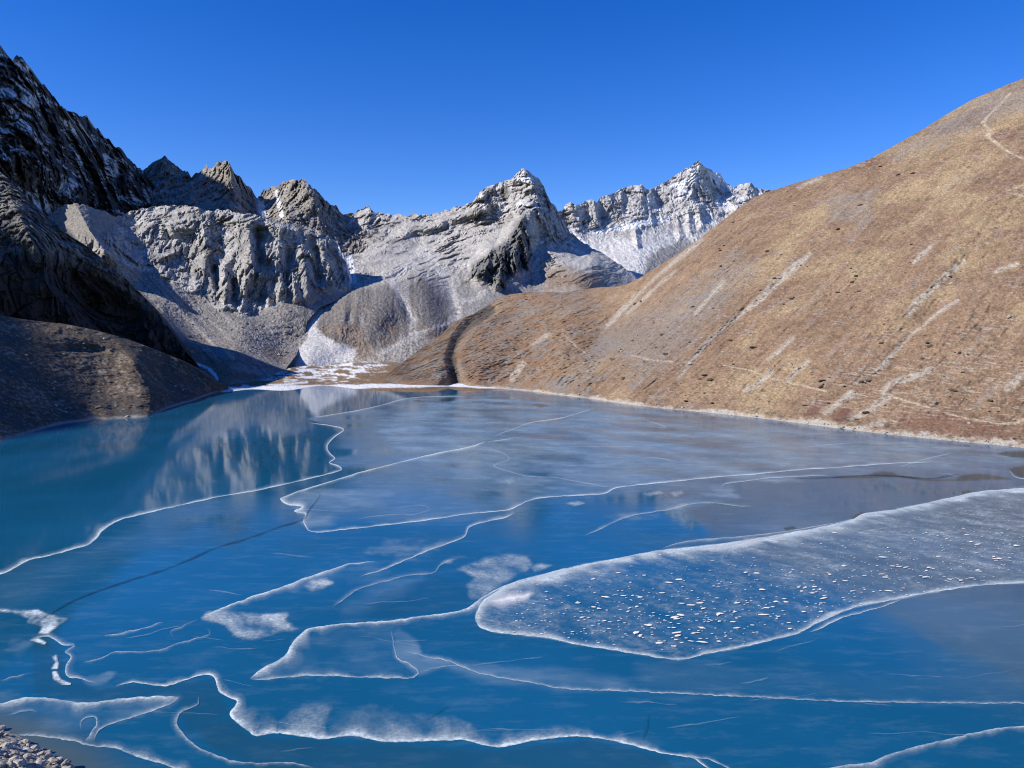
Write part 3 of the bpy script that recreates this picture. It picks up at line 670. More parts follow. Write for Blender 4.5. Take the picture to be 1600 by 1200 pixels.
def col_K(P, px, py, n, D):
    v = fbm(P / 30, 4); fine = fbm(P / 4, 3, .6)
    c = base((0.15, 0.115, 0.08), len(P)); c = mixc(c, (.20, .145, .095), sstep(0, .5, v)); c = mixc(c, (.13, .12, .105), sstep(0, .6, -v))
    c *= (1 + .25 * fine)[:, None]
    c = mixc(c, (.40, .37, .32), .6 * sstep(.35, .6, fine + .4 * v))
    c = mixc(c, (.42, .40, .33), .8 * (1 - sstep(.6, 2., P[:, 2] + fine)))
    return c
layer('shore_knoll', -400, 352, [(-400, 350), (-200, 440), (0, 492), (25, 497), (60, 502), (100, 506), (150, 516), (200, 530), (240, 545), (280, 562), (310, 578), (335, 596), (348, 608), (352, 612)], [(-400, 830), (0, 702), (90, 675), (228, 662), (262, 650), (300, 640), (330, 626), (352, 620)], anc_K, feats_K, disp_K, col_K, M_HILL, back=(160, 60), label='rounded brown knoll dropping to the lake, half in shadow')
print('layers', round(time.time() - T0, 1))

# ------------------------------------------------------------------ lake: ice sheet with frost veils and clear water
def lake_material():
    m, t, b, N, L = new_mat('lake_ice')
    def attr(n):
        a = N.new('ShaderNodeAttribute'); a.attribute_name = n; return a.outputs['Fac']
    g = N.new('ShaderNodeNewGeometry')
    n1 = N.new('ShaderNodeTexNoise'); n1.inputs['Scale'].default_value = 0.012; n1.inputs['Detail'].default_value = 5
    n2 = N.new('ShaderNodeTexNoise'); n2.inputs['Scale'].default_value = 0.25; n2.inputs['Detail'].default_value = 5
    for n in (n1, n2): L.new(g.outputs['Position'], n.inputs['Vector'])
    cr = N.new('ShaderNodeValToRGB')
    cr.color_ramp.elements[0].position = 0.35; cr.color_ramp.elements[0].color = (0.005, 0.080, 0.155, 1)
    cr.color_ramp.elements[1].position = 0.65; cr.color_ramp.elements[1].color = (0.008, 0.104, 0.220, 1)
    L.new(n1.outputs['Fac'], cr.inputs['Fac'])
    mx = N.new('ShaderNodeMix'); mx.data_type = 'RGBA'
    mp = N.new('ShaderNodeMapping'); mp.inputs['Scale'].default_value = (.35, 1, 1); L.new(g.outputs['Position'], mp.inputs['Vector'])
    n3 = N.new('ShaderNodeTexNoise'); n3.inputs['Scale'].default_value = .22; n3.inputs['Detail'].default_value = 8; n3.inputs['Roughness'].default_value = .72; L.new(mp.outputs[0], n3.inputs['Vector'])
    m3 = N.new('ShaderNodeMapRange'); m3.inputs[1].default_value = .5; m3.inputs[2].default_value = .8; m3.inputs[3].default_value = .0; m3.inputs[4].default_value = .11; L.new(n3.outputs['Fac'], m3.inputs[0])
    ic = N.new('ShaderNodeMath'); ic.operation = 'MULTIPLY'; L.new(m3.outputs[0], ic.inputs[0]); L.new(attr('ice'), ic.inputs[1])
    m4 = N.new('ShaderNodeMapRange'); m4.inputs[1].default_value = .3; m4.inputs[2].default_value = .7; m4.inputs[3].default_value = .65; m4.inputs[4].default_value = 1.35; L.new(n3.outputs['Fac'], m4.inputs[0])
    vm_ = N.new('ShaderNodeMath'); vm_.operation = 'MULTIPLY_ADD'; L.new(attr('veil'), vm_.inputs[0]); L.new(m4.outputs[0], vm_.inputs[1]); L.new(ic.outputs[0], vm_.inputs[2])
    L.new(vm_.outputs[0], mx.inputs['Factor']); L.new(cr.outputs[0], mx.inputs['A']); mx.inputs['B'].default_value = (0.40, 0.50, 0.54, 1)
    dk = N.new('ShaderNodeMix'); dk.data_type = 'RGBA'
    L.new(attr('lead'), dk.inputs['Factor']); L.new(mx.outputs['Result'], dk.inputs['A']); dk.inputs['B'].default_value = (0.016, 0.05, 0.07, 1)
    sh = N.new('ShaderNodeMix'); sh.data_type = 'RGBA'
    L.new(attr('shallow'), sh.inputs['Factor']); L.new(dk.outputs['Result'], sh.inputs['A']); sh.inputs['B'].default_value = (0.07, 0.095, 0.085, 1)
    L.new(sh.outputs['Result'], b.inputs['Base Color'])
    L.new(attr('rough'), b.inputs['Roughness'])
    b.inputs['IOR'].default_value = 1.31
    sp = N.new('ShaderNodeMath'); sp.operation = 'MULTIPLY_ADD'; sp.inputs[1].default_value = -.38; sp.inputs[2].default_value = .5
    L.new(attr('lead'), sp.inputs[0]); L.new(sp.outputs[0], b.inputs['Specular IOR Level'])
    bp = N.new('ShaderNodeBump'); bp.inputs['Strength'].default_value = 0.03; bp.inputs['Distance'].default_value = 0.3
    L.new(n2.outputs['Fac'], bp.inputs['Height']); L.new(bp.outputs[0], b.inputs['Normal'])
    return m

gx = np.concatenate([np.arange(-2400, -40, 120), np.arange(-30, 1632, 2.6), np.arange(1650, 4000, 120)])
gy = np.concatenate([np.arange(600, 700, 1.5), np.arange(700, 1212, 2.2), np.arange(1220, 2600, 60)])
PX, PY = np.meshgrid(gx, gy)
px, py = PX.ravel(), PY.ravel()
W = on_lake(px, py)
nz = fbm(W / 40, 4); nf = fbm(W / 9, 4, .6)
wind = fbm(np.stack([W[:, 0] / 48, W[:, 1] / 34 + W[:, 0] / 150, px * 0], 1), 5, .58)
OPEN = [(-100, 700), (0, 690), (228, 650), (300, 626), (345, 612), (560, 606), (760, 603), (900, 619), (985, 632), (760, 613), (683, 619), (633, 623), (587, 635), (547, 643), (510, 649), (480, 655), (533, 668), (537, 672), (523, 683), (512, 697), (515, 723), (533, 732), (467, 752), (400, 767), (300, 786), (210, 807), (170, 822), (150, 842), (115, 858), (55, 873), (0, 898), (-100, 930)]
op = area(px, py, OPEN, 2.5)
veil = np.zeros(len(px))
for pts, a, sf, tx in (
    ([(560, 648), (640, 624), (760, 615), (900, 630), (1000, 642), (1250, 670), (1600, 706), (1700, 720), (1700, 745), (1400, 724), (1180, 742), (1000, 758), (860, 777), (700, 750), (640, 720), (600, 690)], .34, 18, wind),
    ([(480, 660), (540, 645), (620, 635), (760, 685), (620, 722), (520, 735), (540, 690)], .10, 12, nz),
    ([(445, 785), (490, 765), (613, 770), (600, 785), (540, 805), (485, 818)], .22, 8, wind), ([(440, 780), (620, 725), (760, 690), (850, 745), (920, 765), (800, 797), (650, 815), (490, 830)], .10, 12, nz),
    ([(600, 800), (640, 785), (700, 780), (715, 790), (650, 805)], .12, 8, wind), ([(570, 860), (600, 848), (660, 846), (680, 856), (620, 872)], .16, 8, nf), ([(480, 900), (560, 870), (620, 880), (560, 920)], .06, 10, nf),
    ([(533, 960), (545, 935), (600, 912), (660, 902), (620, 935), (560, 965)], .14, 12, wind), ([(1150, 850), (1280, 830), (1300, 810), (1200, 815), (1050, 850)], .12, 8, wind),
    ([(930, 810), (1000, 790), (1080, 778), (1150, 780), (1120, 790), (1020, 802)], .3, 5, wind), ([(620, 975), (650, 1000), (650, 1030), (700, 1035), (655, 1052), (620, 1025), (612, 990)], .2, 5, wind),
    ([(700, 1040), (860, 1050), (960, 1060), (1000, 1078), (850, 1072), (740, 1055)], .13, 10, wind), ([(1000, 1040), (1600, 1055), (1600, 1100), (1000, 1082)], .05, 14, wind),
    ([(0, 1090), (100, 1094), (280, 1090), (230, 1112), (150, 1140), (60, 1150), (0, 1140)], .09, 6, nf), ([(0, 1020), (20, 1000), (45, 1010), (30, 1030)], .14, 8, nf), ([(130, 1060), (170, 1055), (160, 1072), (140, 1070)], .15, 5, nf), ([(400, 1058), (460, 1005), (490, 985), (610, 974), (640, 1040), (650, 1055), (560, 1056)], .05, 4, nf), ([(0, 905), (150, 850), (230, 810), (420, 768), (300, 830), (180, 880), (60, 930), (0, 950)], .035, 18, nz), ([(1350, 960), (1600, 925), (1700, 930), (1700, 1060), (1450, 1050)], .03, 25, nz), ([(1130, 770), (1160, 755), (1280, 745), (1300, 735), (1180, 742), (1100, 752)], .2, 4, wind)):
    veil = np.maximum(veil, a * area(px, py, pts, sf, 10 * tx) * np.clip(.75 + .8 * tx, .15, 1.5))
lead = np.zeros(len(px))
for pts in ([(1284, 748), (1317, 745), (1360, 742), (1367, 738), (1380, 736), (1397, 738), (1402, 742), (1450, 748), (1493, 749), (1500, 743), (1525, 740), (1550, 742), (1584, 749), (1530, 751), (1450, 752), (1400, 746), (1330, 748)], [(1558, 709), (1574, 705), (1640, 704), (1640, 719), (1580, 714)], [(1574, 733), (1600, 727), (1660, 725), (1660, 752), (1592, 746)],
            [(688, 624), (700, 621), (716, 622), (704, 627), (690, 627)], [(830, 632), (845, 631), (858, 634), (843, 636)], [(646, 626), (656, 625), (657, 627), (648, 628)], [(1108, 650), (1120, 652), (1118, 654)], [(1224, 825), (1240, 822), (1245, 826), (1228, 829)], [(1329, 811), (1338, 803), (1352, 799), (1346, 806), (1334, 813)], [(1500, 769), (1512, 766), (1522, 770), (1506, 773)]):
    lead = np.maximum(lead, area(px, py, pts, 1.2, .6 * nf))
flo = sstep(.25, .4, fbm(np.stack([px / 9, py / 2.2, px * 0 + 4], 1), 3)) * area(px, py, [(300, 700), (360, 680), (480, 670), (520, 690), (510, 725), (440, 740), (330, 730)], 12)
lead = np.maximum(lead, .75 * flo)
for pts, a, sf in (([(360, 1125), (390, 1150), (600, 1163), (780, 1172), (917, 1156), (1040, 1182), (1080, 1240), (300, 1240), (400, 1200), (330, 1170), (300, 1130)], .38, 6), ([(60, 975), (75, 1000), (100, 1015), (100, 1060), (150, 1075), (330, 1062), (360, 1115), (290, 1150), (280, 1090), (140, 1095), (55, 1085), (50, 1010)], .3, 5), ([(560, 960), (600, 925), (680, 900), (730, 915), (735, 945), (690, 955), (600, 966)], .2, 5)):
    lead = np.maximum(lead, a * area(px, py, pts, sf, 3 * nf))
ds, _ = dist_poly(W[:, 0], W[:, 1], on_lake(np.array([-200, -60, 0, 20, 45, 70, 100, 118, 160, 300]), np.array([1090, 1122, 1140, 1143, 1160, 1172, 1185, 1200, 1225, 1290]))[:, :2])
shallow = .85 * (1 - sstep(0, 9, ds + 2 * nz)) * (px < 320)
dh, _ = dist_poly(px, py, [(1200, 657), (1400, 682), (1600, 702), (1750, 725)])
rough = .10 + .10 * np.clip(nz, -.5, 1) + .5 * veil
rough = np.where(op > .5, .055 + .03 * np.clip(nz, 0, 1), rough)
rough = np.clip(rough * (1 - .2 * lead), .02, .6)
veil = veil * (1 - op) * (1 - lead)
nc_, nr_ = len(gx), len(gy)
idx = np.arange(nr_ * nc_).reshape(nr_, nc_)
lake = mesh_obj('lake', W, np.stack([idx[:-1, :-1], idx[1:, :-1], idx[1:, 1:], idx[:-1, 1:]], -1).reshape(-1, 4), lake_material(), attrs={'ice': 1 - op, 'veil': veil, 'rough': rough, 'lead': lead, 'shallow': shallow})
tag(lake, 'blue half-frozen mountain lake crossed by white frost lines', kind='structure')

def frost_material(name, col, scale, thr, soft):
    m, t, b, N, L = new_mat(name)
    a = N.new('ShaderNodeAttribute'); a.attribute_name = 'alpha'
    g = N.new('ShaderNodeNewGeometry')
    n = N.new('ShaderNodeTexNoise'); n.inputs['Scale'].default_value = scale; n.inputs['Detail'].default_value = 6; n.inputs['Roughness'].default_value = .7
    L.new(g.outputs['Position'], n.inputs['Vector'])
    mr = N.new('ShaderNodeMapRange'); mr.inputs[1].default_value = .3; mr.inputs[2].default_value = .7; mr.inputs[3].default_value = 1 - soft; mr.inputs[4].default_value = 1 + soft
    L.new(n.outputs['Fac'], mr.inputs[0])
    mu = N.new('ShaderNodeMath'); mu.operation = 'MULTIPLY'; mu.use_clamp = True
    L.new(a.outputs['Fac'], mu.inputs[0]); L.new(mr.outputs[0], mu.inputs[1])
    L.new(mu.outputs[0], b.inputs['Alpha'])
    b.inputs['Base Color'].default_value = col
    b.inputs['Roughness'].default_value = .75
    b.inputs['Specular IOR Level'].default_value = .2
    return m
M_FROST = frost_material('frost', (.60, .69, .715, 1), 1.1, .5, .6)
M_SNOWP = frost_material('wind_snow', (.72, .73, .74, 1), .8, .5, .25)
M_CRACK = frost_material('dark_crack', (.006, .03, .075, 1), .5, .5, .3)

def catmull(pts, step=3.0):
    p = np.asarray(pts, float); out = []
    e = np.vstack([2 * p[0] - p[1], p, 2 * p[-1] - p[-2]])
    for i in range(1, len(e) - 2):
        L = np.hypot(*(e[i + 1] - e[i])[:2]); k = max(2, int(L / step))
        t = np.linspace(0, 1, k, endpoint=False)[:, None]
        a, b, c, d = e[i - 1], e[i], e[i + 1], e[i + 2]
        out.append(.5 * (2 * b + (c - a) * t + (2 * a - 5 * b + 4 * c - d) * t * t + (3 * b - a - 3 * c + d) * t ** 3))
    out.append(p[-1][None])
    return np.vstack(out)

ZTOP = [0.012]
RS = np.random.RandomState(11)
def ribbon(name, pts, side=1, a=.85, mat=None, label=None, jit=1.0, parent=None, both=False, closed_ends=True):
    """a frost line on the ice: one crisp edge, the other feathering out over `width`; real low ridge"""
    c = catmull(pts, 2.5)
    w_ = np.maximum(c[:, 2], .6)
    s = np.concatenate([[0], np.cumsum(np.hypot(*np.diff(c[:, :2], axis=0).T))])
    q0 = np.stack([s / 16, s * 0 + RS.rand() * 99, s * 0], 1)
    scale = np.clip((c[:, 1] - 560) / 400, .15, 1.2) * jit
    c[:, 0] += 1.5 * fbm(q0, 3) * scale; c[:, 1] += 1.1 * fbm(q0 + 50, 3) * scale
    w_ = w_ * np.clip(1 + .8 * fbm(q0 * .45 + 20, 2, .5), .4, 2.2)
    d = np.gradient(c[:, :2], axis=0); d /= np.linalg.norm(d, axis=1)[:, None] + 1e-9
    nrm = np.stack([-d[:, 1], d[:, 0]], 1) * side          # image space, y down: side=1 is to the right of travel
    cols = [(-.07, 0), (.0, .8), (.07, 1), (.18, .72), (.34, .38), (.6, .12), (1.1, 0)] if not both else [(-1, 0), (-.4, .5), (0, 1), (.4, .5), (1, 0)]
    n = len(c); V = []; A = []
    end = np.minimum(1, np.minimum(s, s[-1] - s) / 14) if closed_ends else np.ones(n)
    al = a * np.clip(.88 + .4 * fbm(q0 * .5 + 70, 2), .3, 1.1) * end
    for t, k in cols:
        off = t * w_ if t >= 0 else t * np.maximum(w_, 6) * .5
        if both: off = t * w_
        wb = 1 + .35 * fbm(np.stack([s / 34, s * 0 + t * .8, s * 0 + 3], 1), 2) if t > .3 else 1
        xy = c[:, :2] + nrm * (off * wb)[:, None] + np.array([0, 0])
        p = on_lake(xy[:, 0], np.maximum(xy[:, 1], 602), 0.0)
        p[:, 2] = ZTOP[0] + .05 * k * (1 if mat is not M_CRACK else .1)
        V.append(p); A.append(k * al)
    m = len(cols)
    V = np.stack(V, 1).reshape(-1, 3); A = np.stack(A, 1).ravel()
    idx = np.arange(n * m).reshape(n, m)
    f = np.stack([idx[:-1, :-1], idx[1:, :-1], idx[1:, 1:], idx[:-1, 1:]], -1).reshape(-1, 4)
    if side < 0: f = f[:, ::-1]
    f = f[:, ::-1]
    ZTOP[0] += .003
    o = mesh_obj(name, V, f, mat or M_FROST, attrs={'alpha': A}, parent=parent or lake)
    if label: o['label'] = label
    return o

def patch(name, pts, a=.5, soft=6, jit=6, mat=None, label=None, fn=None, step=2.0, parent=None):
    p = np.asarray(pts, float)
    xs = np.arange(p[:, 0].min() - soft * 2, p[:, 0].max() + soft * 2, step); ys = np.arange(p[:, 1].min() - soft * 2, p[:, 1].max() + soft * 2, step * .7)
    X, Yg = np.meshgrid(xs, ys); x, y = X.ravel(), Yg.ravel()
    Wp = on_lake(x, y)
    n = fbm(Wp / 14, 5, .6)
    al = a * area(x, y, pts, soft, jit * n) * np.clip(.8 + .9 * fbm(np.stack([Wp[:, 0] / 9 + Wp[:, 1] / 20, Wp[:, 1] / 16, x * 0], 1), 4, .6), .1, 1.4)
    if fn is not None: al = fn(x, y, Wp, al, n)
    idx = np.arange(len(x)).reshape(X.shape)
    f = np.stack([idx[:-1, :-1], idx[1:, :-1], idx[1:, 1:], idx[:-1, 1:]], -1).reshape(-1, 4)
    f = f[al[f].max(1) > .01]
    u, inv = np.unique(f.ravel(), return_inverse=True)
    Wp[:, 2] = ZTOP[0] + .02 * np.clip(al, 0, 1)
    ZTOP[0] += .003
    o = mesh_obj(name, Wp[u], inv.reshape(-1, 4)[:, ::-1], mat or M_FROST, attrs={'alpha': al[u]}, parent=parent or lake)
    if label: o['label'] = label
    return o

# the big frosted sheet with wind-blown snow
UP = [(743, 970), (745, 958), (750, 946), (767, 930), (800, 911), (850, 897), (900, 885), (967, 872), (1033, 860), (1083, 855), (1150, 847), (1233, 833), (1300, 820), (1333, 812), (1350, 803), (1400, 796), (1467, 782), (1533, 768), (1600, 763), (1660, 758), (1730, 762), (1780, 785)]
LO = [(743, 970), (750, 980), (773, 988), (817, 993), (857, 997), (900, 1007), (950, 1015), (1000, 1023), (1060, 1031), (1100, 1023), (1150, 1013), (1200, 1002), (1250, 989), (1275, 975), (1300, 964), (1337, 949), (1400, 937), (1450, 927), (1525, 916), (1600, 911), (1660, 908), (1740, 890), (1785, 840)]
def sheet_alpha(x, y, Wp, al, n):
    m = al
    sc_ = fbm(np.stack([x / 30 + y / 14, (y - .12 * x) / 2.2, x * 0], 1), 5, .65)
    sc2 = ridged(np.stack([x / 70 + y / 40, (y - .42 * x) / 15, x * 0 + 5], 1) + .25 * np.stack([n, n, n], 1), 4, .6)
    sc3 = ridged(np.stack([x / 34, y / 12, x * 0 + 15], 1) + .4 * np.stack([n, n, n], 1), 4, .6)
    du, _ = dist_poly(x, y, UP); dl, _ = dist_poly(x, y, LO)
    mot = fbm(np.stack([x / 26, y / 9, x * 0 + 9], 1), 4, .6)
    base_ = .03 + .10 * np.clip(sc_ + .15, 0, 1) + .10 * sstep(0, .6, mot) + .10 * sstep(.55, .9, sc2) + .08 * sstep(.55, .9, sc3)
    east = area(x, y, [(1170, 845), (1333, 818), (1420, 797), (1600, 770), (1680, 765), (1680, 905), (1560, 905), (1480, 885), (1430, 865), (1330, 850)], 22, 10 * n)
    mid = area(x, y, [(1180, 850), (1270, 860), (1310, 885), (1290, 905), (1230, 905), (1180, 890)], 8, 6 * n)
    west = 1 - sstep(760, 900, x)
    base_ = base_ + (.05 + .18 * np.clip(sc_ + .3, 0, 1)) * np.maximum(east, np.maximum(mid * .8, west * .8))
    rim = .8 * (1 - sstep(0, 11, du + 5 * n)) + .4 * (1 - sstep(4, 26, du + 9 * n + 6 * sc_)) * (1 - .5 * sstep(1300, 1450, x))
    rim = np.maximum(rim, .55 * (1 - sstep(0, 8, dl + 4 * n)))
    return np.clip(m * np.maximum(.8 * base_, rim), 0, .95)
sheet = patch('frosted_ice_sheet', UP + LO[::-1], 1.0, 1.6, 2, None, 'large frosted ice sheet strewn with small bright snow patches', sheet_alpha, 1.8)
ribbon('snow_drift', [(757, 938, 3), (775, 939, 9), (795, 935, 13), (815, 932, 11), (838, 926, 4)], 1, 1.0, M_SNOWP, 'bright snow drift at the tip of the frosted ice sheet', 1.5, sheet, True)
ribbon('snow_drift', [(1080, 860, 2), (1130, 855, 4), (1180, 846, 6), (1215, 840, 6), (1245, 832, 3)], 1, .9, M_SNOWP, 'bright snow drift along the far edge of the frosted sheet', 1.5, sheet, True)

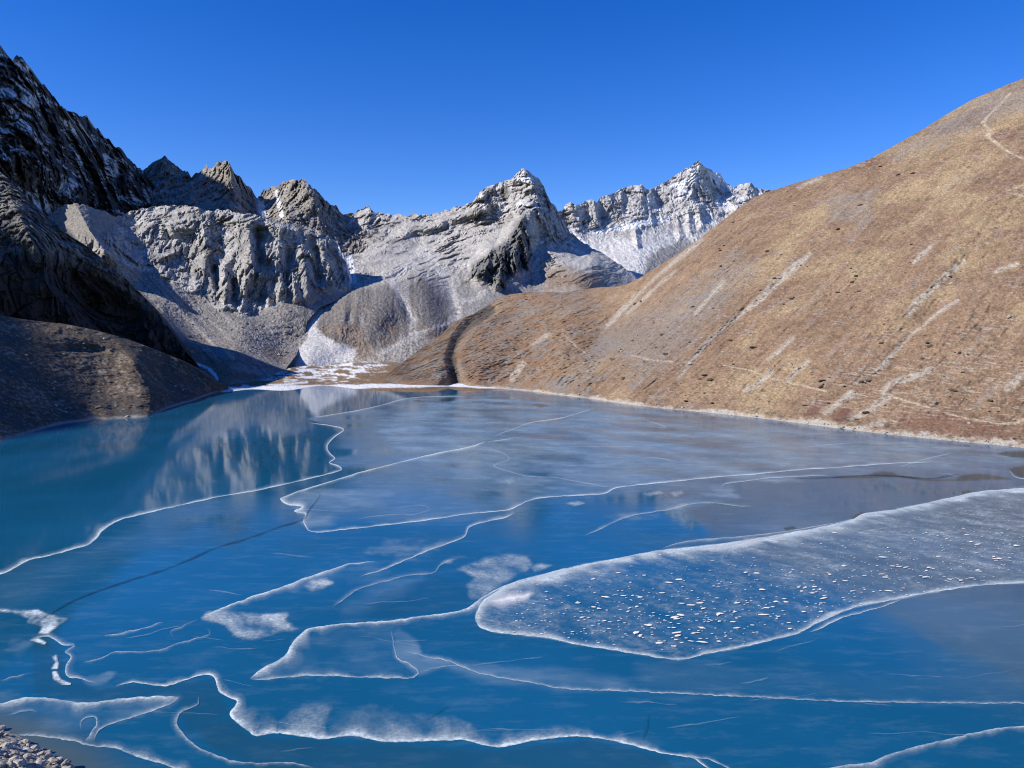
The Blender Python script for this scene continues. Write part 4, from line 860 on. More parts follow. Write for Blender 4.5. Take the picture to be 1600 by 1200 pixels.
FL = [
 ([(-30, 908, 8), (0, 898, 8), (20, 890, 8), (40, 878, 8), (55, 873, 7), (80, 868, 6), (115, 858, 6), (135, 853, 8), (150, 842, 10), (158, 832, 10), (170, 822, 7), (190, 812, 6), (210, 807, 6), (250, 797, 5), (300, 786, 5), (350, 775, 5), (400, 767, 4.5), (467, 752, 4.5), (527, 737, 4), (534, 732, 4), (528, 727, 5), (515, 723, 5), (524, 716, 5), (515, 707, 4), (512, 697, 4), (523, 683, 4), (537, 673, 3.5), (533, 668, 3), (512, 664, 2), (480, 660, 1)], -1, .95, 'long white frost line winding to the left edge of the lake'),
 ([(480, 653, 2), (510, 649, 2.5), (547, 643, 3), (587, 635, 3), (633, 623, 2.5), (683, 619, 2), (730, 619, 1.5)], 1, .6, 'thin frost edge beside clear water by the far shore'),
 ([(760, 689, 4), (743, 695, 4), (720, 701, 4), (687, 707, 4), (653, 715, 4), (613, 725, 4), (573, 735, 4), (533, 747, 4.5), (500, 757, 5), (467, 767, 6), (447, 775, 7), (438, 780, 9), (450, 789, 10), (472, 792, 8), (460, 799, 6), (477, 804, 8), (473, 813, 8), (478, 824, 8), (484, 830, 6), (500, 832, 5), (547, 827, 4.5), (600, 821, 4.5), (653, 815, 4.5), (687, 810, 5), (733, 803, 4.5), (767, 800, 4.5), (797, 797, 5), (810, 790, 6), (830, 782, 6), (857, 777, 5), (893, 775, 4.5), (943, 772, 5), (963, 763, 5), (1000, 758, 4.5), (1050, 753, 4), (1117, 746, 4), (1183, 741, 4), (1244, 735, 3.5), (1333, 729, 3.5), (1400, 724, 3), (1460, 722, 2)], -1, .9, 'frost line looping round a pointed ice plate and running right'),
 ([(760, 690, 3), (785, 687, 2.5), (812, 683, 2)], 1, .6, 'short frost spur on the middle of the ice'), ([(772, 681, 3), (807, 668, 3), (833, 659, 3), (880, 652, 2.5), (930, 637, 2)], 1, .7, 'frost line reaching towards the brown hillside'),
 ([(806, 801, 7), (787, 810, 6), (750, 818, 7), (733, 825, 11), (728, 837, 11), (713, 845, 8), (677, 858, 6), (640, 873, 6), (600, 890, 4), (560, 902, 2)], 1, .75, 'frost line curving down from the middle junction'),
 ([(587, 877, 2), (547, 881, 4), (527, 887, 9), (480, 902, 14), (433, 920, 11), (400, 930, 9), (367, 942, 10), (340, 953, 14), (322, 961, 16), (315, 967, 12)], -1, .85, 'frost edge on the upper side of the hooked white patch'),
 ([(817, 905, 8), (777, 920, 9), (747, 938, 12), (730, 950, 10), (700, 958, 8), (650, 964, 8), (610, 970, 8), (575, 972, 8), (525, 976, 9), (485, 982, 11), (470, 990, 16), (457, 1005, 22), (445, 1025, 22), (410, 1045, 17), (393, 1058, 12), (391, 1062, 6)], -1, .85, 'thick frost line bending round the dark lower ice plate'),
 ([(391, 1060, 5), (400, 1063, 6), (450, 1059, 7), (500, 1056, 8), (575, 1059, 7), (637, 1060, 7), (650, 1056, 7), (655, 1050, 5), (640, 1037, 4), (620, 1025, 3), (612, 985, 2)], -1, .6, 'thin lower rim of the dark ice plate'), ([(655, 1051, 3), (700, 1041, 3), (725, 1040, 2)], -1, .45, 'short faint frost strand right of the dark plate'),
 ([(1788, 815, 6), (1780, 785, 9), (1730, 762, 10), (1660, 758, 10), (1600, 763, 10), (1533, 768, 10), (1467, 782, 12), (1400, 796, 14), (1350, 803, 16), (1333, 812, 16), (1300, 820, 16), (1233, 833, 17), (1150, 847, 18), (1083, 855, 18), (1033, 860, 18), (967, 872, 18), (900, 885, 18), (850, 897, 20), (800, 911, 24), (767, 930, 26), (750, 946, 22), (743, 968, 14)], -1, .8, 'bright far rim of the frosted ice sheet'),
 ([(743, 966, 10), (750, 980, 14), (773, 988, 12), (817, 993, 12), (857, 997, 12), (900, 1007, 11), (950, 1015, 10), (1000, 1023, 8), (1060, 1031, 7), (1100, 1023, 6), (1150, 1013, 6), (1200, 1002, 6), (1250, 989, 7), (1275, 975, 10), (1300, 964, 10), (1337, 949, 8), (1400, 937, 7), (1450, 927, 7), (1525, 916, 7), (1600, 911, 7), (1660, 908, 7), (1740, 890, 8), (1785, 840, 8), (1788, 812, 6)], -1, .8, 'near rim of the frosted ice sheet'),
 ([(1262, 988, 4), (1280, 984, 5), (1300, 973, 6), (1330, 962, 6), (1375, 950, 4), (1410, 937, 3)], -1, .7, 'second strand of frost beside the near rim'),
 ([(1032, 858, 2), (1065, 847, 4), (1110, 842, 5), (1160, 838, 5), (1235, 829, 4), (1330, 812, 3)], 1, .5, 'thin frost lip outside the far rim of the frosted sheet'),
 ([(180, 1074, 4), (207, 1067, 6), (247, 1072, 6), (265, 1072, 7), (287, 1064, 9), (312, 1056, 11), (330, 1056, 13), (337, 1063, 16), (342, 1080, 14), (355, 1089, 11), (370, 1096, 13), (367, 1105, 16), (360, 1119, 22), (385, 1140, 26), (400, 1150, 26), (430, 1146, 24), (465, 1150, 24), (505, 1155, 24), (550, 1150, 22), (600, 1159, 22), (650, 1159, 22), (700, 1157, 21), (727, 1157, 20), (750, 1163, 17), (780, 1168, 17), (833, 1158, 15), (883, 1152, 14), (917, 1152, 13), (967, 1160, 12), (1033, 1177, 8), (1080, 1185, 5), (1100, 1197, 4), (1130, 1218, 4)], -1, .95, 'broad bright frost ridge snaking across the near ice'),
 ([(1040, 1178, 4), (1080, 1184, 5), (1115, 1190, 4), (1150, 1210, 4)], -1, .5, 'faint fork at the end of the broad frost ridge'),
 ([(1287, 1202, 8), (1325, 1196, 12), (1362, 1191, 16), (1400, 1176, 14), (1480, 1156, 10), (1550, 1140, 9), (1600, 1135, 9), (1650, 1134, 9)], 1, .6, 'soft frost line cutting the near corner on the right'),
 ([(635, 1018, 3), (670, 1028, 4), (700, 1033, 5), (720, 1043, 6), (767, 1057, 6), (833, 1068, 6), (883, 1077, 7), (967, 1080, 6), (1067, 1085, 6), (1133, 1088, 6), (1233, 1093, 6), (1330, 1097, 5), (1450, 1099, 5), (1600, 1100, 4), (1650, 1100, 4)], -1, .5, 'long faint frost line running to the right edge below the sheet'),
 ([(-30, 1104, 14), (0, 1100, 13), (38, 1091, 14), (70, 1091, 15), (105, 1096, 15), (140, 1099, 16), (175, 1094, 15), (225, 1089, 14), (282, 1089, 12)], 1, .75, 'upper side of the frost tongue near the stony shore'), ([(284, 1088, 7), (270, 1099, 10), (237, 1112, 9), (200, 1124, 9), (175, 1132, 8), (155, 1142, 9), (147, 1160, 9)], 1, .55, 'under side of the frost tongue near the stony shore'),
 ([(126, 1141, 3), (127, 1129, 4), (137, 1122, 5), (150, 1122, 4), (149, 1135, 5), (140, 1147, 8), (132, 1158, 10)], -1, .6, 'small frost loop above the stony shore'),
 ([(25, 1150, 5), (52, 1151, 7), (82, 1154, 9), (115, 1159, 10), (140, 1166, 11), (175, 1170, 12), (200, 1177, 13), (225, 1187, 14), (262, 1197, 14), (300, 1210, 14)], -1, .6, 'frost band following the stony shore'),
 ([(311, 1088, 3), (309, 1102, 6), (287, 1112, 9), (278, 1120, 10), (277, 1132, 11), (287, 1147, 11), (305, 1165, 8), (325, 1175, 7), (350, 1185, 7), (375, 1191, 7), (400, 1193, 7), (450, 1192, 6), (490, 1199, 5)], 1, .5, 'ragged curl of frost below the broad ridge'),
 ([(48, 1001, 4), (60, 997, 5), (75, 995, 6), (85, 1000, 6), (100, 1009, 8), (115, 1009, 5), (102, 1019, 8), (110, 1027, 10), (104, 1040, 10), (105, 1057, 8), (125, 1062, 7), (152, 1069, 5)], -1, .65, 'zigzag frost edge below the white corner patch'),
 ([(0, 1064, 4), (25, 1057, 4), (48, 1052, 3)], 1, .4, 'short faint frost line by the lake edge'), ([(160, 995, 2), (200, 987, 4), (230, 980, 5), (256, 971, 3)], 1, .55, 'short straight frost stroke on the blue ice'),
 ([(130, 1036, 4), (160, 1027, 4), (185, 1019, 4), (245, 1017, 4), (275, 1006, 4), (322, 994, 4), (326, 986, 3), (322, 983, 2)], 1, .45, 'wavy thin frost line ending in a hook'), ([(269, 997, 3), (268, 987, 4), (285, 979, 4), (310, 966, 3)], 1, .3, 'faint frost squiggle left of the hooked patch'),
 ([(913, 838, 3), (933, 830, 5), (960, 817, 7), (987, 807, 7), (1013, 802, 6), (1047, 797, 6), (1083, 788, 5), (1117, 787, 4), (1150, 791, 4), (1177, 792, 2)], -1, .45, 'frost line between blue ice and the grey reflection'),
 ([(1128, 767, 2), (1131, 758, 4), (1160, 753, 4), (1200, 748, 4), (1250, 745, 3), (1300, 743, 2)], -1, .6, 'curled frost edge of the grey ice'), ([(753, 700, 2), (783, 708, 2.5), (795, 717, 3), (785, 722, 3), (770, 728, 3), (793, 737, 3), (827, 745, 3), (867, 747, 3), (900, 753, 3), (933, 759, 3), (960, 763, 3)], -1, .4, 'thin wavering frost line in the middle distance'),
 ([(520, 950, 4), (560, 922, 7), (600, 910, 7), (640, 900, 6), (677, 897, 5), (690, 884, 5), (710, 874, 4)], -1, .35, 'faint frost streak across the deep blue ice'), ([(555, 812, 1.5), (600, 805, 2), (650, 803, 2), (670, 796, 2), (655, 790, 2), (620, 795, 1.5)], 1, .3, 'faint oval frost trace'), ([(1400, 731, 2), (1450, 716, 3), (1490, 707, 2)], 1, .4, 'broken frost dashes near the brown shore'),
 ([(60, 1114, 6), (45, 1111, 7), (22, 1117, 6), (10, 1121, 3)], 1, .35, 'small frost smear near the stony shore'), ([(1575, 731, 2), (1580, 740, 3), (1592, 748, 3), (1640, 752, 3)], -1, .7, 'frost rim of the dark pool at the right edge'), ([(1000, 665, 2), (1040, 668, 2), (1000, 655, 2)], 1, .35, 'pale scratch on the far ice'),
 ([(995, 718, 3), (1015, 715, 4), (1040, 717, 3), (1060, 722, 2)], 1, .35, 'small frost stroke on the grey far ice'), ([(890, 698, 2), (940, 697, 3), (1000, 698, 2)], 1, .3, 'pale dash on the far ice'), ([(1250, 700, 2), (1300, 694, 3), (1340, 692, 2)], 1, .3, 'pale dash on the ice below the hillside'),
]
for pts, side, a, lab in FL:
    ribbon('frost_line', pts, side, a, label=lab)

for pts, a, soft, jit, lab in (
    ([(317, 967), (330, 957), (350, 955), (372, 957), (400, 963), (425, 962), (447, 960), (440, 970), (455, 978), (472, 984), (443, 990), (400, 995), (380, 999), (365, 993), (352, 978), (333, 973)], .45, 4, 6, 'hooked white frost patch on the blue ice'),
    ([(475, 916), (488, 908), (510, 907), (518, 911), (505, 918), (488, 922)], .6, 4, 3, 'small white frost patch above the hooked one'),
    ([(713, 890), (750, 876), (767, 869), (800, 866), (820, 871), (830, 882), (823, 893), (793, 910), (770, 922), (752, 937), (737, 933), (730, 913), (740, 903)], .30, 4, 5, 'pale frost patch at the tip of the big frosted sheet'),
    ([(830, 886), (845, 881), (862, 884), (850, 891), (835, 894)], .35, 3, 2, 'little pale frost patch beside the sheet tip'), ([(690, 880), (705, 873), (713, 874), (705, 880)], .5, 3, 2, 'tiny bright frost patch left of the sheet tip'),
    ([(437, 1135), (455, 1115), (480, 1106), (505, 1106), (514, 1110), (506, 1125), (497, 1140), (470, 1146)], .17, 6, 7, 'grainy frost lobe on the broad ridge, smaller one'), ([(520, 1140), (550, 1114), (585, 1104), (610, 1104), (630, 1117), (665, 1120), (700, 1120), (735, 1132), (745, 1150), (690, 1155), (600, 1152), (540, 1146)], .17, 6, 8, 'wide grainy frost lobe on the broad ridge'), ([(812, 1150), (850, 1134), (885, 1132), (920, 1138), (940, 1150), (900, 1150), (850, 1155)], .14, 6, 6, 'thin frost lobe near the end of the broad ridge'),
    ([(-10, 953), (25, 955), (60, 956), (73, 962), (103, 969), (88, 980), (75, 991), (62, 990), (68, 979), (45, 973), (48, 967), (20, 957), (-10, 956)], .9, 2.5, 3, 'bright white frost patch in the left corner'),
    ([(81, 1027), (88, 1024), (92, 1036), (90, 1046), (80, 1046), (86, 1036)], .95, 1.5, 2, 'small bright snow heap in the open crack'), ([(82, 1051), (88, 1051), (95, 1063), (110, 1070), (98, 1070), (84, 1062)], .95, 1.5, 2, 'pointed bright snow heap in the open crack'), ([(48, 1001), (60, 999), (72, 1005), (70, 1008), (58, 1004)], .9, 1.5, 1.5, 'small white sliver below the corner patch'),
    ([(1055, 792), (1063, 788), (1072, 789), (1068, 795), (1058, 796)], .25, 2, 2, 'faint spot of frost on grey ice'), ([(885, 788), (905, 784), (912, 787), (898, 791)], .3, 2, 2, 'small arrow of frost on blue ice'), ([(1005, 772), (1030, 769), (1035, 771), (1015, 774)], .3, 2, 2, 'pale smear above the blue wedge'), ([(1045, 770), (1065, 768), (1070, 772), (1055, 776)], .35, 2, 2, 'pale double smear beside the grey ice'),
    ([(672, 853), (690, 846), (700, 848), (685, 856)], .12, 4, 4, 'faint cloud of frost under the oval trace'), ([(790, 752), (800, 749), (806, 753), (796, 757)], .3, 2, 2, 'pale frost spot in the middle distance')):
    patch('frost_patch', pts, a, soft, jit, None, lab)

ribbon('ice_crack', [(58, 973, 2), (83, 957, 2), (117, 938, 2), (150, 925, 2), (200, 908, 2), (250, 893, 2), (300, 873, 2), (333, 858, 2), (383, 843, 1.8), (433, 825, 1.8), (473, 812, 1.6), (483, 797, 1.5), (500, 773, 1.5), (483, 768, 1)], 1, .6, M_CRACK, 'long dark crack crossing the blue ice', .6, None, True)
ribbon('ice_crack', [(1003, 1160, 1.6), (1010, 1140, 1.8), (1014, 1112, 1)], 1, .5, M_CRACK, 'short dark crack above the broad frost ridge', .6, None, True)
ribbon('ice_crack', [(655, 1135, 1.2), (680, 1118, 1.4), (705, 1100, 1)], 1, .45, M_CRACK, 'short slanting dark crack in the frost lobe', .6, None, True)
ribbon('ice_crack', [(1500, 741, 1.2), (1450, 748, 1.4), (1400, 744, 1.4), (1350, 743, 1.4), (1285, 747, 1.2), (1240, 748, 1)], 1, .7, M_CRACK, 'dark wavering lead near the brown shore', .6, None, True)

# small wind-packed snow patches on the sheet
def blob_mesh(seed):
    r = np.random.RandomState(seed); n = 11
    a = np.linspace(0, 2 * np.pi, n, endpoint=False); rad = .55 + .6 * r.rand(n)
    V = [(0, 0, .16)] + [(.55 * q * np.cos(t), .55 * q * np.sin(t), .11) for q, t in zip(rad, a)] + [(q * np.cos(t), q * np.sin(t), 0) for q, t in zip(rad, a)]
    Fc = [(0, 1 + i, 1 + (i + 1) % n) for i in range(n)]
    for i in range(n):
        j = (i + 1) % n
        Fc += [(1 + i, 1 + n + i, 1 + n + j), (1 + i, 1 + n + j, 1 + j)]
    return np.array(V), np.array(Fc)
m, t_, b, N, L = new_mat('snow'); b.inputs['Base Color'].default_value = (.80, .76, .69, 1); b.inputs['Roughness'].default_value = .8
M_SNOW = m
meshes = []
for k in range(7):
    V, Fc = blob_mesh(k + 3)
    o = mesh_obj('snow_patch', V, Fc, M_SNOW, parent=sheet); meshes.append(o)
cand = []
rs = np.random.RandomState(4)
while len(cand) < 292:
    x = rs.uniform(880, 1605); y = rs.uniform(820, 1022)
    if not inside(np.array([x]), np.array([y]), UP + LO[::-1])[0]: continue
    yc = np.interp(x, [880, 1000, 1100, 1250, 1400, 1500, 1600], [985, 975, 962, 935, 905, 888, 862])
    if rs.rand() > np.exp(-((y - yc) / 58) ** 2): continue
    if min(dist_poly(np.array([x]), np.array([y]), LO)[0][0], dist_poly(np.array([x]), np.array([y]), UP)[0][0]) < 8: continue
    cand.append((x, y))
    if rs.rand() < .35: cand.append((x + rs.normal() * 9, y + rs.normal() * 2.5))
for i, (x, y) in enumerate(cand):
    o = meshes[i] if i < 7 else meshes[i % 7].copy()
    if i >= 7: sc.collection.objects.link(o); o.parent = sheet
    p = on_lake(x, y); s = .15 + .52 * rs.rand() ** 2.4
    o.location = (p[0], p[1], ZTOP[0] + .02); o.rotation_euler = (0, 0, rs.normal() * .35 + .2); o.scale = (s * rs.uniform(1.2, 2.6), s * rs.uniform(.7, 1.2), s)
fv, ff = [], []
for k in range(1500):
    x = rs.uniform(800, 1610); y = rs.uniform(790, 1022)
    yc = np.interp(x, [800, 1000, 1250, 1400, 1600], [960, 960, 925, 890, 850])
    if rs.rand() > np.exp(-((y - yc) / 60) ** 2) or not inside(np.array([x]), np.array([y]), UP + LO[::-1])[0]: continue
    p = on_lake(x, y); r = rs.uniform(.08, .26); n0 = len(fv)
    for q in range(6):
        an = q * math.pi / 3; rr = r * rs.uniform(.5, 1.2)
        fv.append((p[0] + 2.0 * rr * math.cos(an), p[1] + rr * math.sin(an), ZTOP[0] + .02))
    fv.append((p[0], p[1], ZTOP[0] + .06))
    for q in range(6): ff.append((n0 + 6, n0 + q, n0 + (q + 1) % 6))
fl_ = mesh_obj('snow_flecks', fv, ff, M_SNOW, parent=sheet); fl_['kind'] = 'stuff'
for k in range(46):
    x = rs.uniform(150, 1580); y = rs.uniform(715, 1180); L_ = rs.uniform(25, 120) * (y - 560) / 400; an = rs.normal() * .25 + rs.choice([-.15, .2])
    pts = [(x + L_ * q * math.cos(an), y + L_ * q * math.sin(an) * .45 + rs.normal() * .9, rs.uniform(.6, 1.5)) for q in (0, .25, .5, .75, 1)]
    ribbon('hairline_frost', pts, 1, rs.uniform(.08, .24), None, None, .7, None, True)
print('lake', round(time.time() - T0, 1))

# ------------------------------------------------------------------ stony shore below the camera
sx = np.array([-900, -400, -260, -180, -130, -108.0]); sy_ = np.array([420, 300, 235, 185, 155, 141.0])
q = on_lake(np.array([0, 20, 45, 70, 100, 118.0]), np.array([1141, 1144, 1160, 1172, 1186, 1200]))
sx = np.concatenate([sx, q[:, 0], [-40, 0, 60, 150, 400]]); sy_ = np.concatenate([sy_, q[:, 1], [108, 104, 100, 96, 90]])
o_ = np.argsort(sx); sx, sy_ = sx[o_], sy_[o_]
xs = np.concatenate([np.arange(-420, -112, 8), np.arange(-112, -66, .3), np.arange(-66, 260, 8)])
ts = np.concatenate([np.linspace(-6, 16, 90), np.linspace(16.5, 30, 30), np.linspace(34, 150, 30)])
X, Tt = np.meshgrid(xs, ts)
Yg = np.interp(X, sx, sy_) - Tt
far = np.interp(np.abs(X), [0, 60, 400], [1, 1, .8])
Z = np.where(Tt < 14, Tt * .48, 14 * .48 + (Tt - 14) * .70) * far
P = np.stack([X, Yg, Z], -1).reshape(-1, 3)
D = .35 * fbm(P / 5, 3) + .22 * facet(P / 1.1)[0] + .12 * facet(P / .5 + 9)[0]
P[:, 2] += D * sstep(-3, 2, Tt.ravel())
lim = 69.8 - .05 * np.hypot(P[:, 0], P[:, 1])
P[:, 2] = np.minimum(P[:, 2], lim)
v = fbm(P / 3, 4); c = base((.36, .32, .26), len(P)); c = mixc(c, (.22, .20, .17), sstep(0, .6, v)); c = mixc(c, (.46, .42, .35), sstep(.1, .6, -v))
c = mixc(c, (.20, .19, .17), (1 - sstep(-.2, .5, P[:, 2])) * .8)
idx = np.arange(len(P)).reshape(X.shape)
near = mesh_obj('stony_shore', P, np.stack([idx[:-1, :-1], idx[:-1, 1:], idx[1:, 1:], idx[1:, :-1]], -1).reshape(-1, 4)[:, ::-1], M_NEAR, cols={'col': c})
tag(near, 'stony slope at the lower left edge of the lake', kind='structure')

# ------------------------------------------------------------------ unseen ridge added beyond the left edge, crest shaped to shade the valley's left side
cy = np.arange(-700, 3200, 14.0); cr_ = np.interp(cy, [-700, -320, -200, -150, -106, -86, 0, 64, 110, 144, 187, 250, 340, 478, 577, 700, 785, 1000, 1114, 1300, 1440, 2000, 2300, 2800, 3200], [1050, 1200, 1325, 1385, 1393, 1398, 1384, 1370, 1366, 1362, 1351, 1356, 1385, 1375, 1340, 1296, 1278, 1262, 1255, 1400, 1520, 1490, 1445, 1400, 1300])
cr_ = cr_ + 14 * fbm(np.stack([cy / 90, cy * 0, cy * 0], 1), 4) * (.25 + .75 * sstep(100, 300, cy))
off = np.concatenate([np.linspace(-1300, -60, 12), np.linspace(-40, 40, 7), np.linspace(60, 900, 26)])
OX, CY = np.meshgrid(off, cy)
HZ = cr_[:, None] - np.where(OX > 0, OX * 1.55, -OX * .9)
Q = np.stack([-2136 + OX, CY, HZ], -1).reshape(-1, 3)
Q[:, 2] += (30 * ridged(Q / 220, 4)) * sstep(30, 120, np.abs(OX)).ravel()
Q[:, 2] = np.maximum(Q[:, 2], -15)
idx = np.arange(len(Q)).reshape(OX.shape)
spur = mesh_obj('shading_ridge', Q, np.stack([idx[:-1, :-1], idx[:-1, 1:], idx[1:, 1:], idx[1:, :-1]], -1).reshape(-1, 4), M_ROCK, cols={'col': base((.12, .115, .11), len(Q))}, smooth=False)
spur.name = 'added_shading_ridge'
tag(spur, 'unseen rock ridge added on the left to shade the valley', kind='structure')

# ------------------------------------------------------------------ boulders and scrub
def lump(seed, sub=2, ang=.35, squash=(1, 1, .7), fl=False):
    import bmesh
    bm = bmesh.new(); bmesh.ops.create_icosphere(bm, subdivisions=sub, radius=1)
    V = np.array([v.co[:] for v in bm.verts]); Fc = np.array([[v.index for v in f.verts] for f in bm.faces]); bm.free()
    r = np.random.RandomState(seed)
    for k in range(9 if fl else 0):
        n = r.normal(size=3); n /= np.linalg.norm(n); d = r.uniform(.55, .85)
        e = V @ n - d; V = V - np.outer(np.clip(e, 0, None), n)
    V = V * (1 + ang * fbm(V * 1.7 + seed * 7, 3))[:, None] * np.array(squash)
    return V, Fc
def solid(name, col, rough=.9, var=.4, scale=3):
    m, t, b, N, L = new_mat(name)
    n = N.new('ShaderNodeTexNoise'); n.inputs['Scale'].default_value = scale; n.inputs['Detail'].default_value = 6
    tc = N.new('ShaderNodeTexCoord'); L.new(tc.outputs['Object'], n.inputs['Vector'])
    oi = N.new('ShaderNodeObjectInfo')
    cr = N.new('ShaderNodeMapRange'); cr.inputs[1].default_value = .3; cr.inputs[2].default_value = .7; cr.inputs[3].default_value = 1 - var; cr.inputs[4].default_value = 1 + var
    L.new(n.outputs['Fac'], cr.inputs[0])
    ad = N.new('ShaderNodeMath'); ad.operation = 'MULTIPLY_ADD'; ad.inputs[1].default_value = .5; ad.inputs[2].default_value = -.25
    L.new(oi.outputs['Random'], ad.inputs[0])
    su = N.new('ShaderNodeMath'); su.operation = 'ADD'; L.new(ad.outputs[0], su.inputs[0]); L.new(cr.outputs[0], su.inputs[1])
    vm = N.new('ShaderNodeVectorMath'); vm.operation = 'SCALE'; vm.inputs[0].default_value = col; L.new(su.outputs[0], vm.inputs['Scale'])
    L.new(vm.outputs[0], b.inputs['Base Color']); b.inputs['Roughness'].default_value = rough; b.inputs['Specular IOR Level'].default_value = .15
    bp = N.new('ShaderNodeBump'); bp.inputs['Strength'].default_value = .5; bp.inputs['Distance'].default_value = .2; L.new(n.outputs['Fac'], bp.inputs['Height']); L.new(bp.outputs[0], b.inputs['Normal'])
    return m
M_B1 = solid('shore_stone', (.40, .36, .30)); M_B2 = solid('knoll_stone', (.34, .31, .27)); M_B3 = solid('scrub', (.075, .058, .04), .95, .5, 5); M_B4 = solid('grey_stone', (.24, .225, .21))
def hill_zone(x, y):
    tp = np.interp(x, [p[0] for p in top_H], [p[1] for p in top_H]); bt = np.interp(x, [p[0] for p in shore_H], [p[1] for p in shore_H])
    X1, Y1 = np.array([x]), np.array([y])
    if bt - y < 26: return 'at the waterline ' + ('near the moraine' if x < 985 else 'below the long pale gully' if x < 1160 else 'in the middle of the far shore' if x < 1380 else 'towards the right edge')
    if y - tp < 36: return 'close below the skyline'
    if dist_poly(X1, Y1, PALE_STREAKS[0])[0][0] < 34: return 'beside the long pale scree gully'
    if dist_poly(X1, Y1, TRAILS[-1])[0][0] < 26 or dist_poly(X1, Y1, TRAILS[-2])[0][0] < 26: return 'next to the thin lower trail'
    if x > 1480 and y < 330: return 'near the zigzag trail'
    if x < 1050: return 'where the hill runs down to the moraine'
    if x > 1430: return 'towards the right edge'
    return 'on the open middle slope' if y < 480 else 'low on the middle slope'
def scatter(name, mat, variants, spots, label, cat, group, **kw):
    protos = []
    for i, (p, size, rz, tilt) in enumerate(spots):
        if i < variants:
            V, Fc = lump(i * 13 + len(name), **kw)
            o = mesh_obj(name, V, Fc, mat, smooth=not kw.get('fl')); protos.append(o)
        else:
            o = protos[i % variants].copy(); sc.collection.objects.link(o)
        o.location = p; o.scale = size; o.rotation_euler = (tilt[0], tilt[1], rz)
        tag(o, label[i] if isinstance(label, list) else label, cat, group)
rs = np.random.RandomState(21)
spots = []; labs = []
shore_in = [(0, 1141), (20, 1144), (45, 1160), (70, 1172), (100, 1186), (118, 1202), (60, 1215), (-10, 1215)]
P3 = P.reshape(X.shape + (3,))
proj = None
cam0 = np.array([0, 0, CAM_H]); rel = P - cam0
zc = rel[:, 1] * CP - rel[:, 2] * SP; yc = rel[:, 1] * SP + rel[:, 2] * CP
qx = 800 + F * rel[:, 0] / np.maximum(zc, 1); qy = 600 - F * yc / np.maximum(zc, 1)
ok = np.where((qx > -12) & (qx < 125) & (qy > 1136) & (qy < 1212) & (zc > 10) & (P[:, 2] > .0))[0]
pick = rs.choice(ok, min(110, len(ok)), False) if len(ok) else []
for i in pick:
    s = .22 + .75 * rs.rand() ** 3
    labs.append(('large' if s > .6 else 'small') + ' pale angular stone ' + ('at the water edge' if P[i][2] < 1.2 else 'higher up the bank') + ' in the lower left corner')
    spots.append((P[i] + np.array([0, 0, .15 * s]), (s * rs.uniform(1, 1.7), s * rs.uniform(.8, 1.1), s * rs.uniform(.7, 1)), rs.uniform(0, 6.3), (rs.normal() * .3, rs.normal() * .3)))
print('shore spots', len(spots))
scatter('boulder', M_B1, 6, spots, labs, 'boulder', 'stones on the near shore', fl=True, sub=2, ang=.12)
spots = []; labs = []
for k in range(90):
    x = rs.uniform(40, 330); y = rs.uniform(505, 655)
    tp = np.interp(x, [0, 100, 200, 280, 335], [494, 506, 530, 562, 596]) + 4; bt = np.interp(x, [0, 90, 228, 262, 348], [690, 662, 648, 634, 610])
    if not (tp < y < bt): continue
    p, n = surf('shore_knoll', x, y); s = .5 + 1.5 * rs.rand() ** 3
    labs.append(('large' if s > 1.1 else 'small') + ' grey boulder ' + ('near the crest' if y - tp < 30 else 'by the waterline' if bt - y < 20 else 'on the shaded far side' if x > 235 else 'in the middle') + ' of the brown knoll')
    spots.append((p + n * s * .2, (s * 1.3, s, s), rs.uniform(0, 6.3), (rs.normal() * .3, rs.normal() * .3)))
scatter('boulder', M_B2, 5, spots, labs, 'boulder', 'boulders scattered on the knoll', fl=True, sub=2, ang=.12)
spots = []; labs = []
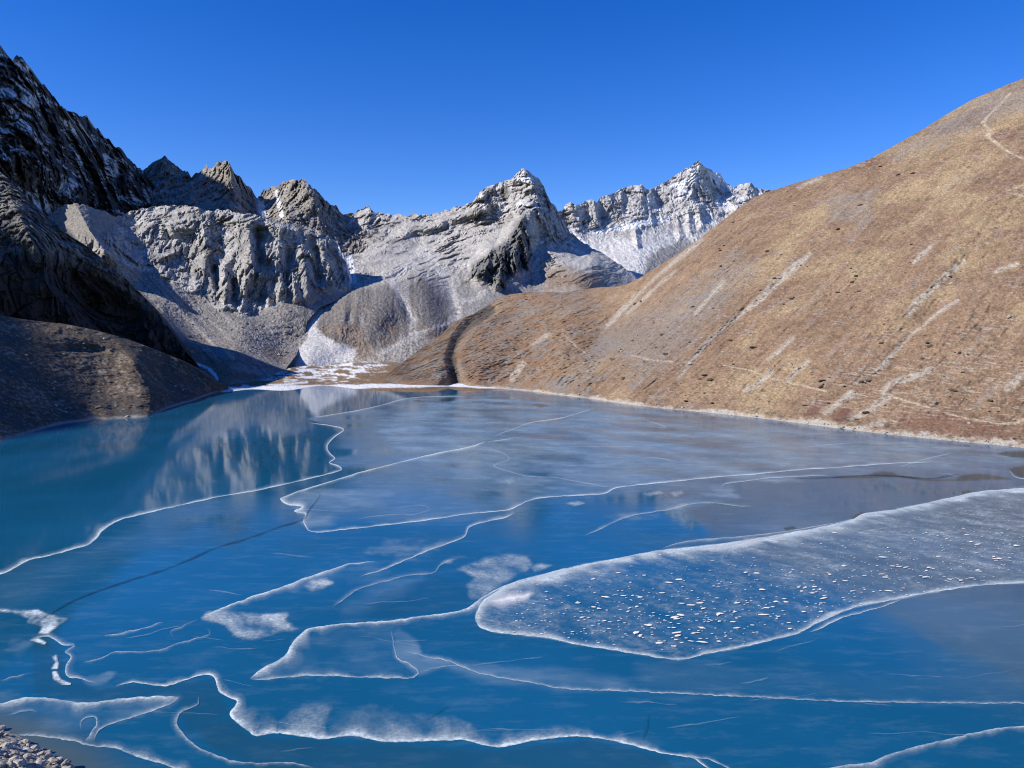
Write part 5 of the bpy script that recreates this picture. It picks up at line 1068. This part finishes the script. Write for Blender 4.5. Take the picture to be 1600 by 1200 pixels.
while len(spots) < 285:
    x = rs.uniform(900, 1600); tp = np.interp(x, [p[0] for p in top_H], [p[1] for p in top_H]) + 12; bt = np.interp(x, [p[0] for p in shore_H], [p[1] for p in shore_H]) - 8
    y = rs.uniform(tp, bt)
    dens = fbm(np.array([[x / 90, y / 60, 3.]]), 3)[0] + .25 * (y > 380) - .35 * (x > 1450) * (y < 420)
    if rs.rand() > .05 + 2.2 * dens: continue
    p, n = surf('brown_hillside', x, y); s = .4 + 1.5 * rs.rand() ** 3.5
    labs.append(('wide' if s > 1.0 else 'small') + ' dark scrub cushion ' + ('' if hill_zone(x, y).startswith('at the water') else 'on the brown hillside, ') + hill_zone(x, y))
    spots.append((p + n * s * .25, (s * rs.uniform(1.1, 2.1), s * rs.uniform(.9, 1.3), s * rs.uniform(.7, 1.)), math.radians(-35) + rs.normal() * .5, (rs.normal() * .15, rs.normal() * .15)))
scatter('shrub', M_B3, 7, spots, labs, 'shrub', 'scrub cushions dotted over the brown hillside', sub=2, ang=.5)
spots = []; labs = []
for k in range(150):
    x, y = rs.uniform(780, 1590), rs.uniform(420, 670)
    if k > 80: y = np.interp(x, [p[0] for p in shore_H], [p[1] for p in shore_H]) - rs.uniform(1, 6)
    bt = np.interp(x, [p[0] for p in shore_H], [p[1] for p in shore_H]) - .5; tp = np.interp(x, [p[0] for p in top_H], [p[1] for p in top_H]) + 10
    if not tp < y < bt: continue
    p, n = surf('brown_hillside', x, y); s = .5 + 1.4 * rs.rand() ** 3
    labs.append(('large' if s > 1.1 else 'small') + ' pale grey boulder ' + ('' if hill_zone(x, y).startswith('at the water') else 'on the brown hillside, ') + hill_zone(x, y))
    spots.append((p + n * s * .2, (s * 1.3, s, s), rs.uniform(0, 6.3), (rs.normal() * .3, rs.normal() * .3)))
scatter('boulder', M_B2, 5, spots, labs, 'boulder', 'boulders on the brown hillside', fl=True, sub=2, ang=.12)
spots = []
for k in range(60):
    x, y = rs.uniform(230, 480), rs.uniform(490, 590)
    if not y > np.interp(x, [230, 300, 480], [495, 490, 500]) or y > np.interp(x, [230, 330, 430, 480], [520, 585, 580, 545]): continue
    p, n = surf('rock_cliff', x, y); s = 1 + 3.2 * rs.rand() ** 3
    spots.append((p + n * s * .2, (s * 1.3, s, s), rs.uniform(0, 6.3), (rs.normal() * .3, rs.normal() * .3)))
scatter('boulder', M_B4, 5, spots, 'grey block fallen onto the talus below the cliffs', 'boulder', 'blocks on the talus below the cliffs', fl=True, sub=2, ang=.12)
print('done', round(time.time() - T0, 1))
